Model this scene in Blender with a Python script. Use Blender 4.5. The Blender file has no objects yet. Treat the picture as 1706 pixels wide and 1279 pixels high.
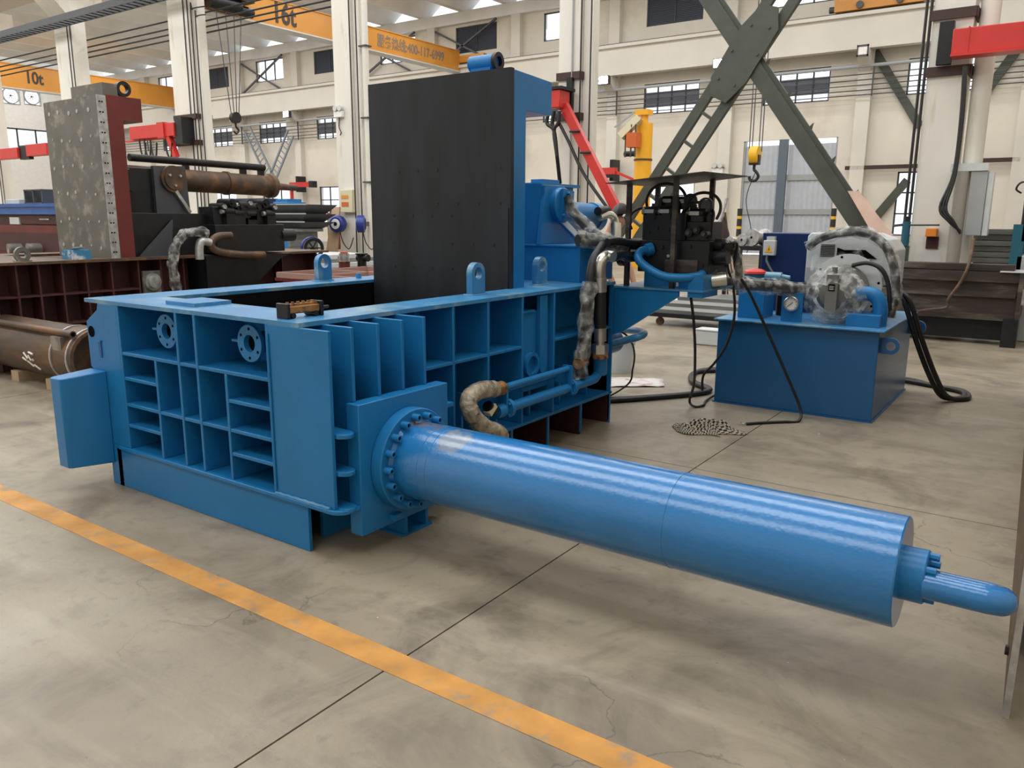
import bpy, bmesh, math, random
from mathutils import Vector, Matrix
random.seed(7)
SC = bpy.context.scene
COL = SC.collection
V = Vector
PI = math.pi

# ------------------------------------------------------------------ camera
FPX = 1315.2                       # focal length in pixels of the 1706 x 1279 frame
CAM = V((2.8646, -2.3975, 1.6))
YAW, PITCH, ROLL = -0.60787546, -0.20724494, 0.0050468
_fw = V((math.sin(YAW) * math.cos(PITCH), math.cos(YAW) * math.cos(PITCH), math.sin(PITCH)))
_rt = V((math.cos(YAW), -math.sin(YAW), 0))
_up = _rt.cross(_fw)
_r2 = _rt * math.cos(ROLL) + _up * math.sin(ROLL)
_u2 = -_rt * math.sin(ROLL) + _up * math.cos(ROLL)
cd = bpy.data.cameras.new('camera')
cd.sensor_fit = 'HORIZONTAL'; cd.sensor_width = 36.0; cd.lens = 36.0 * FPX / 1706.0
cd.clip_start = 0.05; cd.clip_end = 400
cam = bpy.data.objects.new('camera', cd); COL.objects.link(cam)
m3 = Matrix((_r2, _u2, -_fw)).transposed()
cam.matrix_world = Matrix.Translation(CAM) @ m3.to_4x4()
SC.camera = cam


def at(px, py, ax, val):
    """world point seen at photo pixel (px, py) that lies on the plane ax = val"""
    d = _fw + _r2 * ((px - 853.0) / FPX) - _u2 * ((py - 639.5) / FPX)
    i = 'xyz'.index(ax)
    return CAM + d * ((val - CAM[i]) / d[i])


# ------------------------------------------------------------------ world and light
w = bpy.data.worlds.new('World'); SC.world = w
w.use_nodes = True
bg = w.node_tree.nodes['Background']
bg.inputs['Color'].default_value = (0.93, 0.97, 1.0, 1)
bg.inputs['Strength'].default_value = 1.4
vs = SC.view_settings
vs.view_transform = 'Standard'; vs.look = 'None'; vs.exposure = 0.2; vs.gamma = 1.0
vs.use_curve_mapping = False


def area(name, loc, size, energy, rot=(0, 0, 0), color=(1, 1, 1)):
    l = bpy.data.lights.new(name, 'AREA'); l.shape = 'RECTANGLE'
    l.size, l.size_y = size; l.energy = energy; l.color = color
    o = bpy.data.objects.new(name, l); COL.objects.link(o)
    o.location = loc; o.rotation_euler = rot
    return o


# skylight strips in the roofs of both bays
for sy, se in ((-7.0, 2600), (0.0, 3000), (7.0, 3000)):
    area('skylight', (-26, sy, 12.55), (64, 3.4), se, (0, 0, 0), (0.96, 0.98, 1.0))
for sy in (15.0, 21.5, 28.0):
    area('skylight', (-28, sy, 12.55), (68, 2.2), 2300, (0, 0, 0), (1.0, 0.99, 0.97))

# ------------------------------------------------------------------ materials
MATS = {}


def mat(name, color, rough=0.5, metal=0.0, var=0.0, vscale=4.0, bump=0.0, bscale=60.0, color2=None, c2amt=0.5,
        c2scale=3.0, spec=0.5, coat=0.0, alpha=1.0, emit=None, stretch=None, detail=5.0, bdist=0.01):
    m = bpy.data.materials.new(name); m.use_nodes = True
    nt = m.node_tree; N = nt.nodes; L = nt.links
    b = N['Principled BSDF']
    b.inputs['Roughness'].default_value = rough; b.inputs['Metallic'].default_value = metal
    b.inputs['Specular IOR Level'].default_value = spec
    b.inputs['Coat Weight'].default_value = coat; b.inputs['Coat Roughness'].default_value = 0.15
    b.inputs['Base Color'].default_value = (*color, 1)
    tc = N.new('ShaderNodeTexCoord'); src = tc.outputs['Object']
    if stretch:
        mp = N.new('ShaderNodeMapping'); mp.inputs['Scale'].default_value = stretch
        L.new(src, mp.inputs['Vector']); src = mp.outputs['Vector']
    out = None
    if color2:
        n = N.new('ShaderNodeTexNoise'); n.inputs['Scale'].default_value = c2scale; n.inputs['Detail'].default_value = detail
        n.inputs['Roughness'].default_value = 0.62
        L.new(src, n.inputs['Vector'])
        r = N.new('ShaderNodeMapRange'); r.inputs['From Min'].default_value = 0.62 - c2amt * 0.3
        r.inputs['From Max'].default_value = 0.72 - c2amt * 0.2
        L.new(n.outputs['Fac'], r.inputs['Value'])
        mx = N.new('ShaderNodeMix'); mx.data_type = 'RGBA'
        mx.inputs[6].default_value = (*color, 1); mx.inputs[7].default_value = (*color2, 1)
        L.new(r.outputs['Result'], mx.inputs[0]); out = mx.outputs[2]
    if var:
        n = N.new('ShaderNodeTexNoise'); n.inputs['Scale'].default_value = vscale; n.inputs['Detail'].default_value = 6
        L.new(src, n.inputs['Vector'])
        r = N.new('ShaderNodeMapRange'); r.inputs['From Min'].default_value = 0.3; r.inputs['From Max'].default_value = 0.7
        r.inputs['To Min'].default_value = 1 - var; r.inputs['To Max'].default_value = 1 + var
        L.new(n.outputs['Fac'], r.inputs['Value'])
        mx = N.new('ShaderNodeMix'); mx.data_type = 'RGBA'; mx.blend_type = 'MULTIPLY'
        mx.inputs[0].default_value = 1.0; mx.inputs[6].default_value = (*color, 1)
        if out: L.new(out, mx.inputs[6])
        L.new(r.outputs['Result'], mx.inputs[7]); out = mx.outputs[2]
    if out: L.new(out, b.inputs['Base Color'])
    if bump:
        n = N.new('ShaderNodeTexNoise'); n.inputs['Scale'].default_value = bscale; n.inputs['Detail'].default_value = 3
        L.new(src, n.inputs['Vector'])
        bp = N.new('ShaderNodeBump'); bp.inputs['Strength'].default_value = bump; bp.inputs['Distance'].default_value = bdist
        L.new(n.outputs['Fac'], bp.inputs['Height']); L.new(bp.outputs['Normal'], b.inputs['Normal'])
    if emit:
        b.inputs['Emission Color'].default_value = (*emit[0], 1); b.inputs['Emission Strength'].default_value = emit[1]
    b.inputs['Alpha'].default_value = alpha
    MATS[name] = m
    return m


BLUE = mat('blue_paint', (0.013, 0.168, 0.41), 0.33, spec=0.32, var=0.08, vscale=3, bump=0.06, bscale=45, coat=0.04)
BLUET = mat('blue_paint_dust_and_sheen', (0.05, 0.22, 0.44), 0.30, var=0.10, vscale=5, bump=0.05, bscale=50, color2=(0.20, 0.34, 0.42), c2amt=0.35, c2scale=4)  # dusty patches, lightened further to paint in the whitish reflection on top faces
BLUEC = mat('blue_paint_cylinder', (0.013, 0.165, 0.43), 0.20, var=0.06, vscale=4, bump=0.32, bscale=70, coat=0.5, bdist=0.004)
NAVY = mat('navy_cabinet_paint', (0.004, 0.020, 0.085), 0.35)
TANK = mat('tank_blue_paint', (0.012, 0.10, 0.255), 0.30, var=0.06, vscale=2, bump=0.04, bscale=8)
BLACKPL = mat('black_wear_plate', (0.012, 0.015, 0.020), 0.45, spec=0.35, var=0.45, vscale=2.2, bump=0.05, bscale=20, stretch=(3, 3, 0.5))
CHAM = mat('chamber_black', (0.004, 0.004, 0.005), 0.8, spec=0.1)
SLATE = mat('black_iron', (0.009, 0.010, 0.011), 0.40, spec=0.4, var=0.3, vscale=8, bump=0.08, bscale=40)
RED = mat('red_oxide_paint', (0.13, 0.017, 0.013), 0.55, var=0.2, vscale=3)
RED2 = mat('maroon_primer', (0.055, 0.012, 0.012), 0.6, var=0.25, vscale=3)
JRED = mat('crane_red', (0.55, 0.03, 0.025), 0.35, var=0.06)
STEEL = mat('raw_steel', (0.16, 0.155, 0.135), 0.5, metal=0.35, var=0.2, vscale=2.5, color2=(0.28, 0.26, 0.22), c2amt=0.3, c2scale=5)
MILL = mat('ground_steel', (0.45, 0.45, 0.44), 0.4, metal=0.6, var=0.35, vscale=14)
ZINC = mat('zinc_steel', (0.62, 0.60, 0.52), 0.28, metal=0.9, var=0.1, vscale=10)
RUST = mat('rusty_steel', (0.085, 0.055, 0.038), 0.55, metal=0.2, var=0.25, vscale=4, color2=(0.17, 0.085, 0.035), c2amt=0.5, c2scale=3, stretch=(0.5, 2, 2))
RUST2 = mat('brown_steel', (0.045, 0.032, 0.027), 0.5, metal=0.2, var=0.35, vscale=2.5, color2=(0.10, 0.085, 0.07), c2amt=0.4, c2scale=2.5, stretch=(0.5, 1, 3))
ORST = mat('orange_rust', (0.30, 0.13, 0.035), 0.7, var=0.35, vscale=20, color2=(0.05, 0.03, 0.02), c2amt=0.5, c2scale=25)
RUB = mat('black_rubber', (0.010, 0.010, 0.011), 0.5)
GREY = mat('grey_paint', (0.33, 0.34, 0.34), 0.45, var=0.06)
LGREY = mat('light_grey_paint', (0.55, 0.57, 0.56), 0.4, var=0.05)
DGREY = mat('dark_grey_paint', (0.055, 0.06, 0.068), 0.45, var=0.1)
CREAM = mat('cream_wall_paint', (0.70, 0.655, 0.575), 0.85, var=0.05, vscale=0.6, color2=(0.63, 0.575, 0.48), c2amt=0.25, c2scale=0.5)
COLUMN = mat('column_paint', (0.70, 0.67, 0.60), 0.75, var=0.05, vscale=1.2, color2=(0.58, 0.52, 0.42), c2amt=0.12, c2scale=1.5, stretch=(3, 3, 0.4))
CONC = mat('roof_concrete', (0.78, 0.79, 0.79), 0.85, var=0.08, vscale=0.8)
BEAMC = mat('beam_paint', (0.66, 0.63, 0.57), 0.8, var=0.05, vscale=0.7)
ORANGE = mat('crane_orange', (0.58, 0.25, 0.035), 0.4, var=0.08, vscale=0.8)
YEL = mat('jib_yellow', (0.85, 0.42, 0.02), 0.35, var=0.05)
BRACE = mat('brace_green_grey', (0.055, 0.062, 0.048), 0.5, var=0.15)
CLAMP = mat('brown_clamp', (0.045, 0.018, 0.014), 0.6)
FRAME = mat('window_frame', (0.03, 0.04, 0.055), 0.5)
LOUV = mat('tinted_louvre', (0.085, 0.095, 0.125), 0.35)
WHITE = mat('white_paint', (0.80, 0.79, 0.76), 0.5, var=0.04)
BUCK = mat('bucket_plastic', (0.62, 0.64, 0.62), 0.45)
LINEY = mat('floor_line_paint', (0.50, 0.235, 0.05), 0.7, var=0.22, vscale=6, color2=(0.30, 0.22, 0.13), c2amt=0.30, c2scale=7, detail=9)
SKIN = mat('skin', (0.48, 0.26, 0.17), 0.55)
HAIR = mat('black_hair', (0.012, 0.010, 0.010), 0.45)
SHIRT = mat('white_shirt', (0.72, 0.72, 0.74), 0.8)
TROU = mat('dark_trousers', (0.03, 0.035, 0.05), 0.85)
BROWNW = mat('plywood', (0.42, 0.30, 0.19), 0.7, var=0.15, vscale=5)
PAPER = mat('printed_paper', (0.62, 0.58, 0.55), 0.7, color2=(0.40, 0.22, 0.2), c2amt=0.35, c2scale=9)
GATE = mat('gate_sheet', (0.46, 0.49, 0.54), 0.4, var=0.05)
GSTEEL = mat('stacked_steel', (0.16, 0.17, 0.165), 0.5, metal=0.3, var=0.3, vscale=5, stretch=(0.4, 1, 4))
GREENM = mat('dark_green_paint', (0.03, 0.05, 0.035), 0.5, var=0.3)
TEAL = mat('teal_paint', (0.01, 0.09, 0.13), 0.4)
REEL = mat('reel_blue', (0.012, 0.03, 0.22), 0.35)
TAN = mat('wrapped_hose_tan', (0.36, 0.30, 0.21), 0.32, var=0.35, vscale=22, bump=0.6, bscale=26, bdist=0.02, color2=(0.10, 0.085, 0.07), c2amt=0.35, c2scale=14)
WRAP = mat('wrapped_hose_grey', (0.23, 0.24, 0.23), 0.25, var=0.4, vscale=26, bump=0.7, bscale=28, bdist=0.02, color2=(0.62, 0.64, 0.62), c2amt=0.45, c2scale=22)
RAILM = mat('rail_pipe', (0.36, 0.38, 0.40), 0.4)
DARKHOLE = mat('bore_black', (0.003, 0.003, 0.004), 0.9, spec=0.05)
LAMP = mat('lamp_glow', (1, 1, 1), 0.5, emit=((0.85, 0.92, 1.0), 40.0))
FANW = mat('fan_opening_sky', (0.9, 0.9, 0.9), 0.5, emit=((1, 1, 1), 1.3))
WARN = mat('warning_yellow', (0.80, 0.45, 0.02), 0.5)
TXT = mat('lettering_dark', (0.05, 0.035, 0.03), 0.6)
TXTG = mat('lettering_grey', (0.22, 0.17, 0.14), 0.6)
WHITEG = mat('gauge_face', (0.80, 0.80, 0.76), 0.4)
CHALK = mat('chalk_mark', (0.72, 0.68, 0.60), 0.9)
SLOTRED = mat('breaker_window', (0.55, 0.13, 0.03), 0.4)
SLOTOR = mat('breaker_window_amber', (0.62, 0.26, 0.05), 0.4)
BEIGE = mat('beige_box', (0.62, 0.57, 0.38), 0.5)
FRP = mat('green_blue_fitting', (0.16, 0.33, 0.42), 0.35)


def film_material(name, tint, amt):
    m = bpy.data.materials.new(name); m.use_nodes = True
    nt = m.node_tree; N = nt.nodes; L = nt.links
    out = N['Material Output']; b = N['Principled BSDF']
    b.inputs['Base Color'].default_value = (*tint, 1); b.inputs['Roughness'].default_value = 0.18
    tr = N.new('ShaderNodeBsdfTransparent'); mx = N.new('ShaderNodeMixShader')
    tc = N.new('ShaderNodeTexCoord'); n = N.new('ShaderNodeTexNoise')
    n.inputs['Scale'].default_value = 15; n.inputs['Detail'].default_value = 6
    L.new(tc.outputs['Object'], n.inputs['Vector'])
    r = N.new('ShaderNodeMapRange'); r.inputs['From Min'].default_value = 0.42; r.inputs['From Max'].default_value = 0.66
    r.inputs['To Min'].default_value = amt * 0.2; r.inputs['To Max'].default_value = min(1, amt * 2.1)
    L.new(n.outputs['Fac'], r.inputs['Value']); L.new(r.outputs['Result'], mx.inputs[0])
    bp = N.new('ShaderNodeBump'); bp.inputs['Strength'].default_value = 0.6; bp.inputs['Distance'].default_value = 0.015
    n2 = N.new('ShaderNodeTexNoise'); n2.inputs['Scale'].default_value = 16; n2.inputs['Distortion'].default_value = 1.2
    L.new(tc.outputs['Object'], n2.inputs['Vector']); L.new(n2.outputs['Fac'], bp.inputs['Height'])
    L.new(bp.outputs['Normal'], b.inputs['Normal'])
    L.new(tr.outputs[0], mx.inputs[1]); L.new(b.outputs[0], mx.inputs[2]); L.new(mx.outputs[0], out.inputs['Surface'])
    return m


FILM = film_material('clear_film', (0.70, 0.70, 0.66), 0.24)
FILM2 = film_material('film_thin', (0.70, 0.71, 0.69), 0.16)
PUMP = mat('pump_grey', (0.17, 0.165, 0.15), 0.45, var=0.1)
HOSEC = mat('hose_core', (0.020, 0.018, 0.016), 0.35)


def glass_material():
    m = bpy.data.materials.new('window_glass'); m.use_nodes = True
    nt = m.node_tree; N = nt.nodes; L = nt.links
    out = N['Material Output']
    tr = N.new('ShaderNodeBsdfTransparent'); tr.inputs['Color'].default_value = (0.97, 0.98, 1.0, 1)
    g = N.new('ShaderNodeBsdfGlossy'); g.inputs['Roughness'].default_value = 0.05
    mx = N.new('ShaderNodeMixShader'); mx.inputs[0].default_value = 0.06
    L.new(tr.outputs[0], mx.inputs[1]); L.new(g.outputs[0], mx.inputs[2]); L.new(mx.outputs[0], out.inputs['Surface'])
    return m


GLASS = glass_material()


def floor_material():
    m = bpy.data.materials.new('floor_concrete'); m.use_nodes = True
    nt = m.node_tree; N = nt.nodes; L = nt.links; b = N['Principled BSDF']
    tc = N.new('ShaderNodeNewGeometry')
    P = tc.outputs['Position']
    def noise(scale, det, rough=0.6, vec=None, dist=0.0):
        n = N.new('ShaderNodeTexNoise'); n.inputs['Scale'].default_value = scale; n.inputs['Detail'].default_value = det
        n.inputs['Roughness'].default_value = rough; n.inputs['Distortion'].default_value = dist
        L.new(vec or P, n.inputs['Vector']); return n.outputs['Fac']
    def rng(v, a, b_, c, d):
        r = N.new('ShaderNodeMapRange'); r.inputs['From Min'].default_value = a; r.inputs['From Max'].default_value = b_
        r.inputs['To Min'].default_value = c; r.inputs['To Max'].default_value = d; L.new(v, r.inputs['Value']); return r.outputs['Result']
    def mix(f, a, c, mode='MIX'):
        x = N.new('ShaderNodeMix'); x.data_type = 'RGBA'; x.blend_type = mode
        if isinstance(f, float): x.inputs[0].default_value = f
        else: L.new(f, x.inputs[0])
        for s, q in ((6, a), (7, c)):
            if isinstance(q, tuple): x.inputs[s].default_value = (*q, 1)
            else: L.new(q, x.inputs[s])
        return x.outputs[2]
    c = mix(rng(noise(0.55, 5, 0.6, None, 0.6), 0.36, 0.66, 0, 1), (0.315, 0.265, 0.192), (0.215, 0.178, 0.128))
    c = mix(rng(noise(1.6, 7, 0.65, None, 0.8), 0.47, 0.68, 0, 0.85), c, (0.13, 0.107, 0.079))
    c = mix(rng(noise(9.0, 6, 0.7), 0.56, 0.72, 0, 0.6), c, (0.13, 0.112, 0.09))
    c = mix(rng(noise(38.0, 3, 0.6), 0.70, 0.76, 0, 0.7), c, (0.07, 0.06, 0.05))
    # worn streaks running along the hall
    mp = N.new('ShaderNodeMapping'); mp.inputs['Scale'].default_value = (0.5, 5.0, 1); mp.inputs['Rotation'].default_value = (0, 0, 0.5)
    L.new(P, mp.inputs['Vector'])
    c = mix(rng(noise(1.3, 5, 0.6, mp.outputs['Vector']), 0.52, 0.75, 0, 0.35), c, (0.40, 0.345, 0.265))
    # hairline cracks
    vo = N.new('ShaderNodeTexVoronoi'); vo.feature = 'DISTANCE_TO_EDGE'; vo.inputs['Scale'].default_value = 0.75
    wv = N.new('ShaderNodeTexNoise'); wv.inputs['Scale'].default_value = 2.2; wv.inputs['Detail'].default_value = 6
    L.new(P, wv.inputs['Vector'])
    ad = N.new('ShaderNodeMix'); ad.data_type = 'RGBA'; ad.blend_type = 'ADD'; ad.inputs[0].default_value = 0.9
    L.new(P, ad.inputs[6]); L.new(wv.outputs['Color'], ad.inputs[7]); L.new(ad.outputs[2], vo.inputs['Vector'])
    crack = rng(vo.outputs['Distance'], 0.0, 0.006, 1, 0)
    gate = rng(noise(0.8, 2), 0.52, 0.62, 0, 0.75)
    mu = N.new('ShaderNodeMath'); mu.operation = 'MULTIPLY'; L.new(crack, mu.inputs[0]); L.new(gate, mu.inputs[1])
    c = mix(mu.outputs[0], c, (0.09, 0.075, 0.06))
    # small paint splashes and white chips
    c = mix(rng(noise(5.5, 2, 0.4), 0.795, 0.81, 0, 0.55), c, (0.10, 0.19, 0.24))
    c = mix(rng(noise(27.0, 1, 0.3), 0.83, 0.84, 0, 0.8), c, (0.62, 0.60, 0.56))
    L.new(c, b.inputs['Base Color'])
    L.new(rng(noise(0.9, 4), 0.35, 0.65, 0.28, 0.52), b.inputs['Roughness'])
    b.inputs['Specular IOR Level'].default_value = 0.35
    bp = N.new('ShaderNodeBump'); bp.inputs['Strength'].default_value = 0.25; bp.inputs['Distance'].default_value = 0.004
    L.new(noise(26, 5), bp.inputs['Height']); L.new(bp.outputs['Normal'], b.inputs['Normal'])
    return m


FLOORM = floor_material()


def cloth_material():
    m = bpy.data.materials.new('checked_cloth'); m.use_nodes = True
    nt = m.node_tree; N = nt.nodes; L = nt.links; b = N['Principled BSDF']
    tc = N.new('ShaderNodeTexCoord'); ck = N.new('ShaderNodeTexChecker'); ck.inputs['Scale'].default_value = 21
    nz = N.new('ShaderNodeTexNoise'); nz.inputs['Scale'].default_value = 3
    L.new(tc.outputs['UV'], ck.inputs['Vector'])
    ck.inputs['Color1'].default_value = (0.42, 0.37, 0.28, 1); ck.inputs['Color2'].default_value = (0.015, 0.014, 0.013, 1)
    L.new(ck.outputs['Color'], b.inputs['Base Color']); b.inputs['Roughness'].default_value = 0.9
    return m


CHECK = cloth_material()


# ------------------------------------------------------------------ mesh helpers
class MB:
    def __init__(s): s.v = []; s.f = []; s.uv = None
    def add(s, vs, fs):
        o = len(s.v); s.v += [V(q) for q in vs]; s.f += [tuple(i + o for i in q) for q in fs]; return s
    def box(s, x0, y0, z0, x1, y1, z1):
        x0, x1 = min(x0, x1), max(x0, x1); y0, y1 = min(y0, y1), max(y0, y1); z0, z1 = min(z0, z1), max(z0, z1)
        return s.add([(x0, y0, z0), (x1, y0, z0), (x1, y1, z0), (x0, y1, z0), (x0, y0, z1), (x1, y0, z1), (x1, y1, z1), (x0, y1, z1)],
                     [(0, 3, 2, 1), (4, 5, 6, 7), (0, 1, 5, 4), (1, 2, 6, 5), (2, 3, 7, 6), (3, 0, 4, 7)])
    def bar(s, a, b, wx, wz, up=(0, 0, 1)):
        """rectangular bar from a to b; wx across, wz along 'up'"""
        a = V(a); b = V(b); d = (b - a).normalized(); u = V(up)
        if abs(d.dot(u)) > 0.99: u = V((1, 0, 0))
        sx = d.cross(u).normalized() * wx / 2; sz = sx.cross(d).normalized() * wz / 2
        q = [a - sx - sz, a + sx - sz, a + sx + sz, a - sx + sz, b - sx - sz, b + sx - sz, b + sx + sz, b - sx + sz]
        return s.add(q, [(0, 1, 2, 3), (7, 6, 5, 4), (4, 5, 1, 0), (5, 6, 2, 1), (6, 7, 3, 2), (7, 4, 0, 3)])
    def cyl(s, a, b, r, r2=None, n=24, cap=True):
        a = V(a); b = V(b); r2 = r if r2 is None else r2
        d = (b - a).normalized(); u = V((0, 0, 1)) if abs(d.z) < 0.9 else V((1, 0, 0))
        e1 = d.cross(u).normalized(); e2 = d.cross(e1)
        q = []
        for c, rr in ((a, r), (b, r2)):
            q += [c + (e1 * math.cos(2 * PI * i / n) + e2 * math.sin(2 * PI * i / n)) * rr for i in range(n)]
        f = [(i, (i + 1) % n, n + (i + 1) % n, n + i) for i in range(n)]
        if cap: f += [tuple(range(n - 1, -1, -1)), tuple(range(n, 2 * n))]
        return s.add(q, f)
    def lathe(s, a, d, prof, n=28, close=False):
        """revolve profile [(t along d, r)...] round the axis a + t d"""
        a = V(a); d = V(d).normalized(); u = V((0, 0, 1)) if abs(d.z) < 0.9 else V((1, 0, 0))
        e1 = d.cross(u).normalized(); e2 = d.cross(e1); q = []; f = []
        for t, r in prof:
            q += [a + d * t + (e1 * math.cos(2 * PI * i / n) + e2 * math.sin(2 * PI * i / n)) * r for i in range(n)]
        m = len(prof); rows = m if close else m - 1
        for k in range(rows):
            k2 = (k + 1) % m
            f += [(k * n + i, k * n + (i + 1) % n, k2 * n + (i + 1) % n, k2 * n + i) for i in range(n)]
        return s.add(q, f)
    def ring(s, a, d, r0, r1, t, n=28):
        return s.lathe(a, d, [(0, r0), (0, r1), (t, r1), (t, r0)], n, True)
    def tube(s, pts, r, n=10, sub=6, cap=True, wob=0.0, closed=False):
        pts = [V(p) for p in pts]; P = []
        if sub > 1 and len(pts) > 2:
            for i in range(len(pts) - 1):
                p0 = pts[max(i - 1, 0)]; p1 = pts[i]; p2 = pts[i + 1]; p3 = pts[min(i + 2, len(pts) - 1)]
                for k in range(sub):
                    t = k / sub
                    P.append(0.5 * ((2 * p1) + (p2 - p0) * t + (2 * p0 - 5 * p1 + 4 * p2 - p3) * t * t + (3 * p1 - p0 - 3 * p2 + p3) * t ** 3))
            P.append(pts[-1])
        else: P = pts
        m = len(P); nrm = None; q = []
        for i in range(m):
            d = (P[min(i + 1, m - 1)] - P[max(i - 1, 0)]).normalized()
            if nrm is None:
                u = V((0, 0, 1)) if abs(d.z) < 0.9 else V((1, 0, 0)); nrm = d.cross(u).normalized()
            else: nrm = (nrm - d * nrm.dot(d)).normalized()
            b = d.cross(nrm)
            for k in range(n):
                rr = r * (1 + (random.uniform(-wob, wob) if wob else 0)); a = 2 * PI * k / n
                q.append(P[i] + (nrm * math.cos(a) + b * math.sin(a)) * rr)
        f = [(i * n + k, i * n + (k + 1) % n, (i + 1) * n + (k + 1) % n, (i + 1) * n + k) for i in range(m - 1) for k in range(n)]
        if cap: f += [tuple(range(n - 1, -1, -1)), tuple(range((m - 1) * n, m * n))]
        return s.add(q, f)
    def prism(s, poly, ax, a, b):
        """polygon (2-D) extruded along axis ax from a to b; poly axes are the other two in xyz order"""
        def p3(p, t):
            return {'x': (t, p[0], p[1]), 'y': (p[0], t, p[1]), 'z': (p[0], p[1], t)}[ax]
        n = len(poly); q = [p3(p, a) for p in poly] + [p3(p, b) for p in poly]
        return s.add(q, [tuple(range(n - 1, -1, -1)), tuple(range(n, 2 * n))] + [(i, (i + 1) % n, n + (i + 1) % n, n + i) for i in range(n)])
    def lug(s, c, wid, h, th, hole, ax='x', n=14):
        """lifting lug: straight sides, round top and a real hole; plate normal along ax; c = middle of its foot"""
        r = wid / 2; cy = h - r; out = []; inn = []
        angs = [-PI / 2 + 2 * PI * i / (2 * n) for i in range(2 * n)]
        for a in angs:
            ca, sa = math.cos(a), math.sin(a)
            inn.append((hole * ca, cy + hole * sa))
            if sa >= 0: out.append((r * ca, cy + r * sa))
            else:
                k = min(r / max(abs(ca), 1e-6), cy / max(-sa, 1e-6)); out.append((k * ca, cy + k * sa))
        m = 2 * n; q = []
        for t in (-th / 2, th / 2):
            for L_ in (out, inn):
                for (p, z) in L_:
                    q.append((c[0] + t, c[1] + p, c[2] + z) if ax == 'x' else (c[0] + p, c[1] + t, c[2] + z))
        f = []
        for i in range(m):
            j = (i + 1) % m
            f += [(i, m + i, m + j, j), (2 * m + i, 2 * m + j, 3 * m + j, 3 * m + i), (i, j, 2 * m + j, 2 * m + i), (m + j, m + i, 3 * m + i, 3 * m + j)]
        return s.add(q, f)
    def quadgrid(s, rows):
        o = len(s.v); m = len(rows[0]); s.v += [V(p) for r_ in rows for p in r_]
        for i in range(len(rows) - 1):
            for k in range(m - 1): s.f.append((o + i * m + k, o + i * m + k + 1, o + (i + 1) * m + k + 1, o + (i + 1) * m + k))
        return s
    def build(s, name, material, parent=None, origin=None, ang=35, bevel=0.0):
        org = V(origin) if origin is not None else (V(parent['_o']) if parent is not None and '_o' in parent else V((0, 0, 0)))
        me = bpy.data.meshes.new(name)
        me.from_pydata([tuple(p - org) for p in s.v], [], s.f)
        bm = bmesh.new(); bm.from_mesh(me); bmesh.ops.recalc_face_normals(bm, faces=bm.faces); bm.to_mesh(me); bm.free()
        me.materials.append(material)
        me.shade_smooth(); me.set_sharp_from_angle(angle=math.radians(ang))
        o = bpy.data.objects.new(name, me); COL.objects.link(o)
        if parent is not None: o.parent = parent; ORG[o.name] = org
        else: o.location = org; ORG[o.name] = org
        if bevel:
            b = o.modifiers.new('bevel', 'BEVEL'); b.width = bevel; b.segments = 2; b.limit_method = 'ANGLE'
        return o


ORG = {}


class T:
    """a thing (Empty at its base) whose parts are built in world coordinates"""
    def __init__(s, name, label, cat, loc, group=None, kind=None):
        s.loc = V(loc); o = bpy.data.objects.new(name, None); COL.objects.link(o); o.empty_display_size = 0.2
        o.location = s.loc; s.o = o
        if label: o['label'] = label
        if cat: o['category'] = cat
        if group: o['group'] = group
        if kind: o['kind'] = kind
    def part(s, name, mb, material, label=None, under=None, ang=35, bevel=0.0, kind=None):
        o = mb.build(name, material, None, s.loc, ang, bevel)
        o.location = (0, 0, 0); o.parent = under or s.o
        if label: o['label'] = label
        if kind: o['kind'] = kind
        return o


def solo(name, mb, material, label, cat, group=None, origin=None, ang=35, bevel=0.0, kind=None):
    if origin is None:
        zs = min(p.z for p in mb.v); n = len(mb.v)
        origin = V((sum(p.x for p in mb.v) / n, sum(p.y for p in mb.v) / n, zs))
    o = mb.build(name, material, None, origin, ang, bevel)
    if label: o['label'] = label
    if cat: o['category'] = cat
    if group: o['group'] = group
    if kind: o['kind'] = kind
    return o


def copy_tree(o, parent=None):
    c = o.copy(); COL.objects.link(c); c.parent = parent
    for ch in list(o.children): copy_tree(ch, c)
    return c


def share(o, dx, dy, dz, parent):
    c = o.copy(); COL.objects.link(c); c.parent = parent
    c.location = o.location + V((dx, dy, dz)); return c


def text_mesh(name, body, size, material, parent, loc, rot, extrude=0.004, squeeze=1.0, bold=0.0):
    cu = bpy.data.curves.new(name, 'FONT'); cu.body = body; cu.size = size; cu.extrude = extrude; cu.offset = bold
    o = bpy.data.objects.new(name, cu); COL.objects.link(o)
    bpy.context.view_layer.update()
    me = bpy.data.meshes.new_from_object(o.evaluated_get(bpy.context.evaluated_depsgraph_get()))
    bpy.data.objects.remove(o)
    for p in me.vertices: p.co.x *= squeeze
    me.materials.clear(); me.materials.append(material)
    o = bpy.data.objects.new(name, me); COL.objects.link(o); o.parent = parent
    o.location = loc; o.rotation_euler = rot
    return o


def film_tube(pts, r, n=28, sub=12, amp=.13):
    """crumpled film sleeve round a hose: a tube whose radius is folded in spirals"""
    m = MB().tube(pts, 1.0, n, sub, cap=False); rows = len(m.v) // n; out = MB(); ph = random.uniform(0, 6)
    for i in range(rows):
        c = sum((m.v[i * n + j] for j in range(n)), V()) / n
        for j in range(n):
            a = 2 * PI * j / n
            f = 1 + amp * math.sin(2 * a + i * .30 + ph) + amp * .7 * math.sin(3 * a - i * .48 + ph) + amp * .5 * math.sin(7 * a + i * .2) + amp * .35 * math.sin(i * .75 + ph) + random.uniform(-.02, .02)
            out.v.append(c + (m.v[i * n + j] - c).normalized() * r * f)
    out.f = list(m.f); return out


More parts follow.
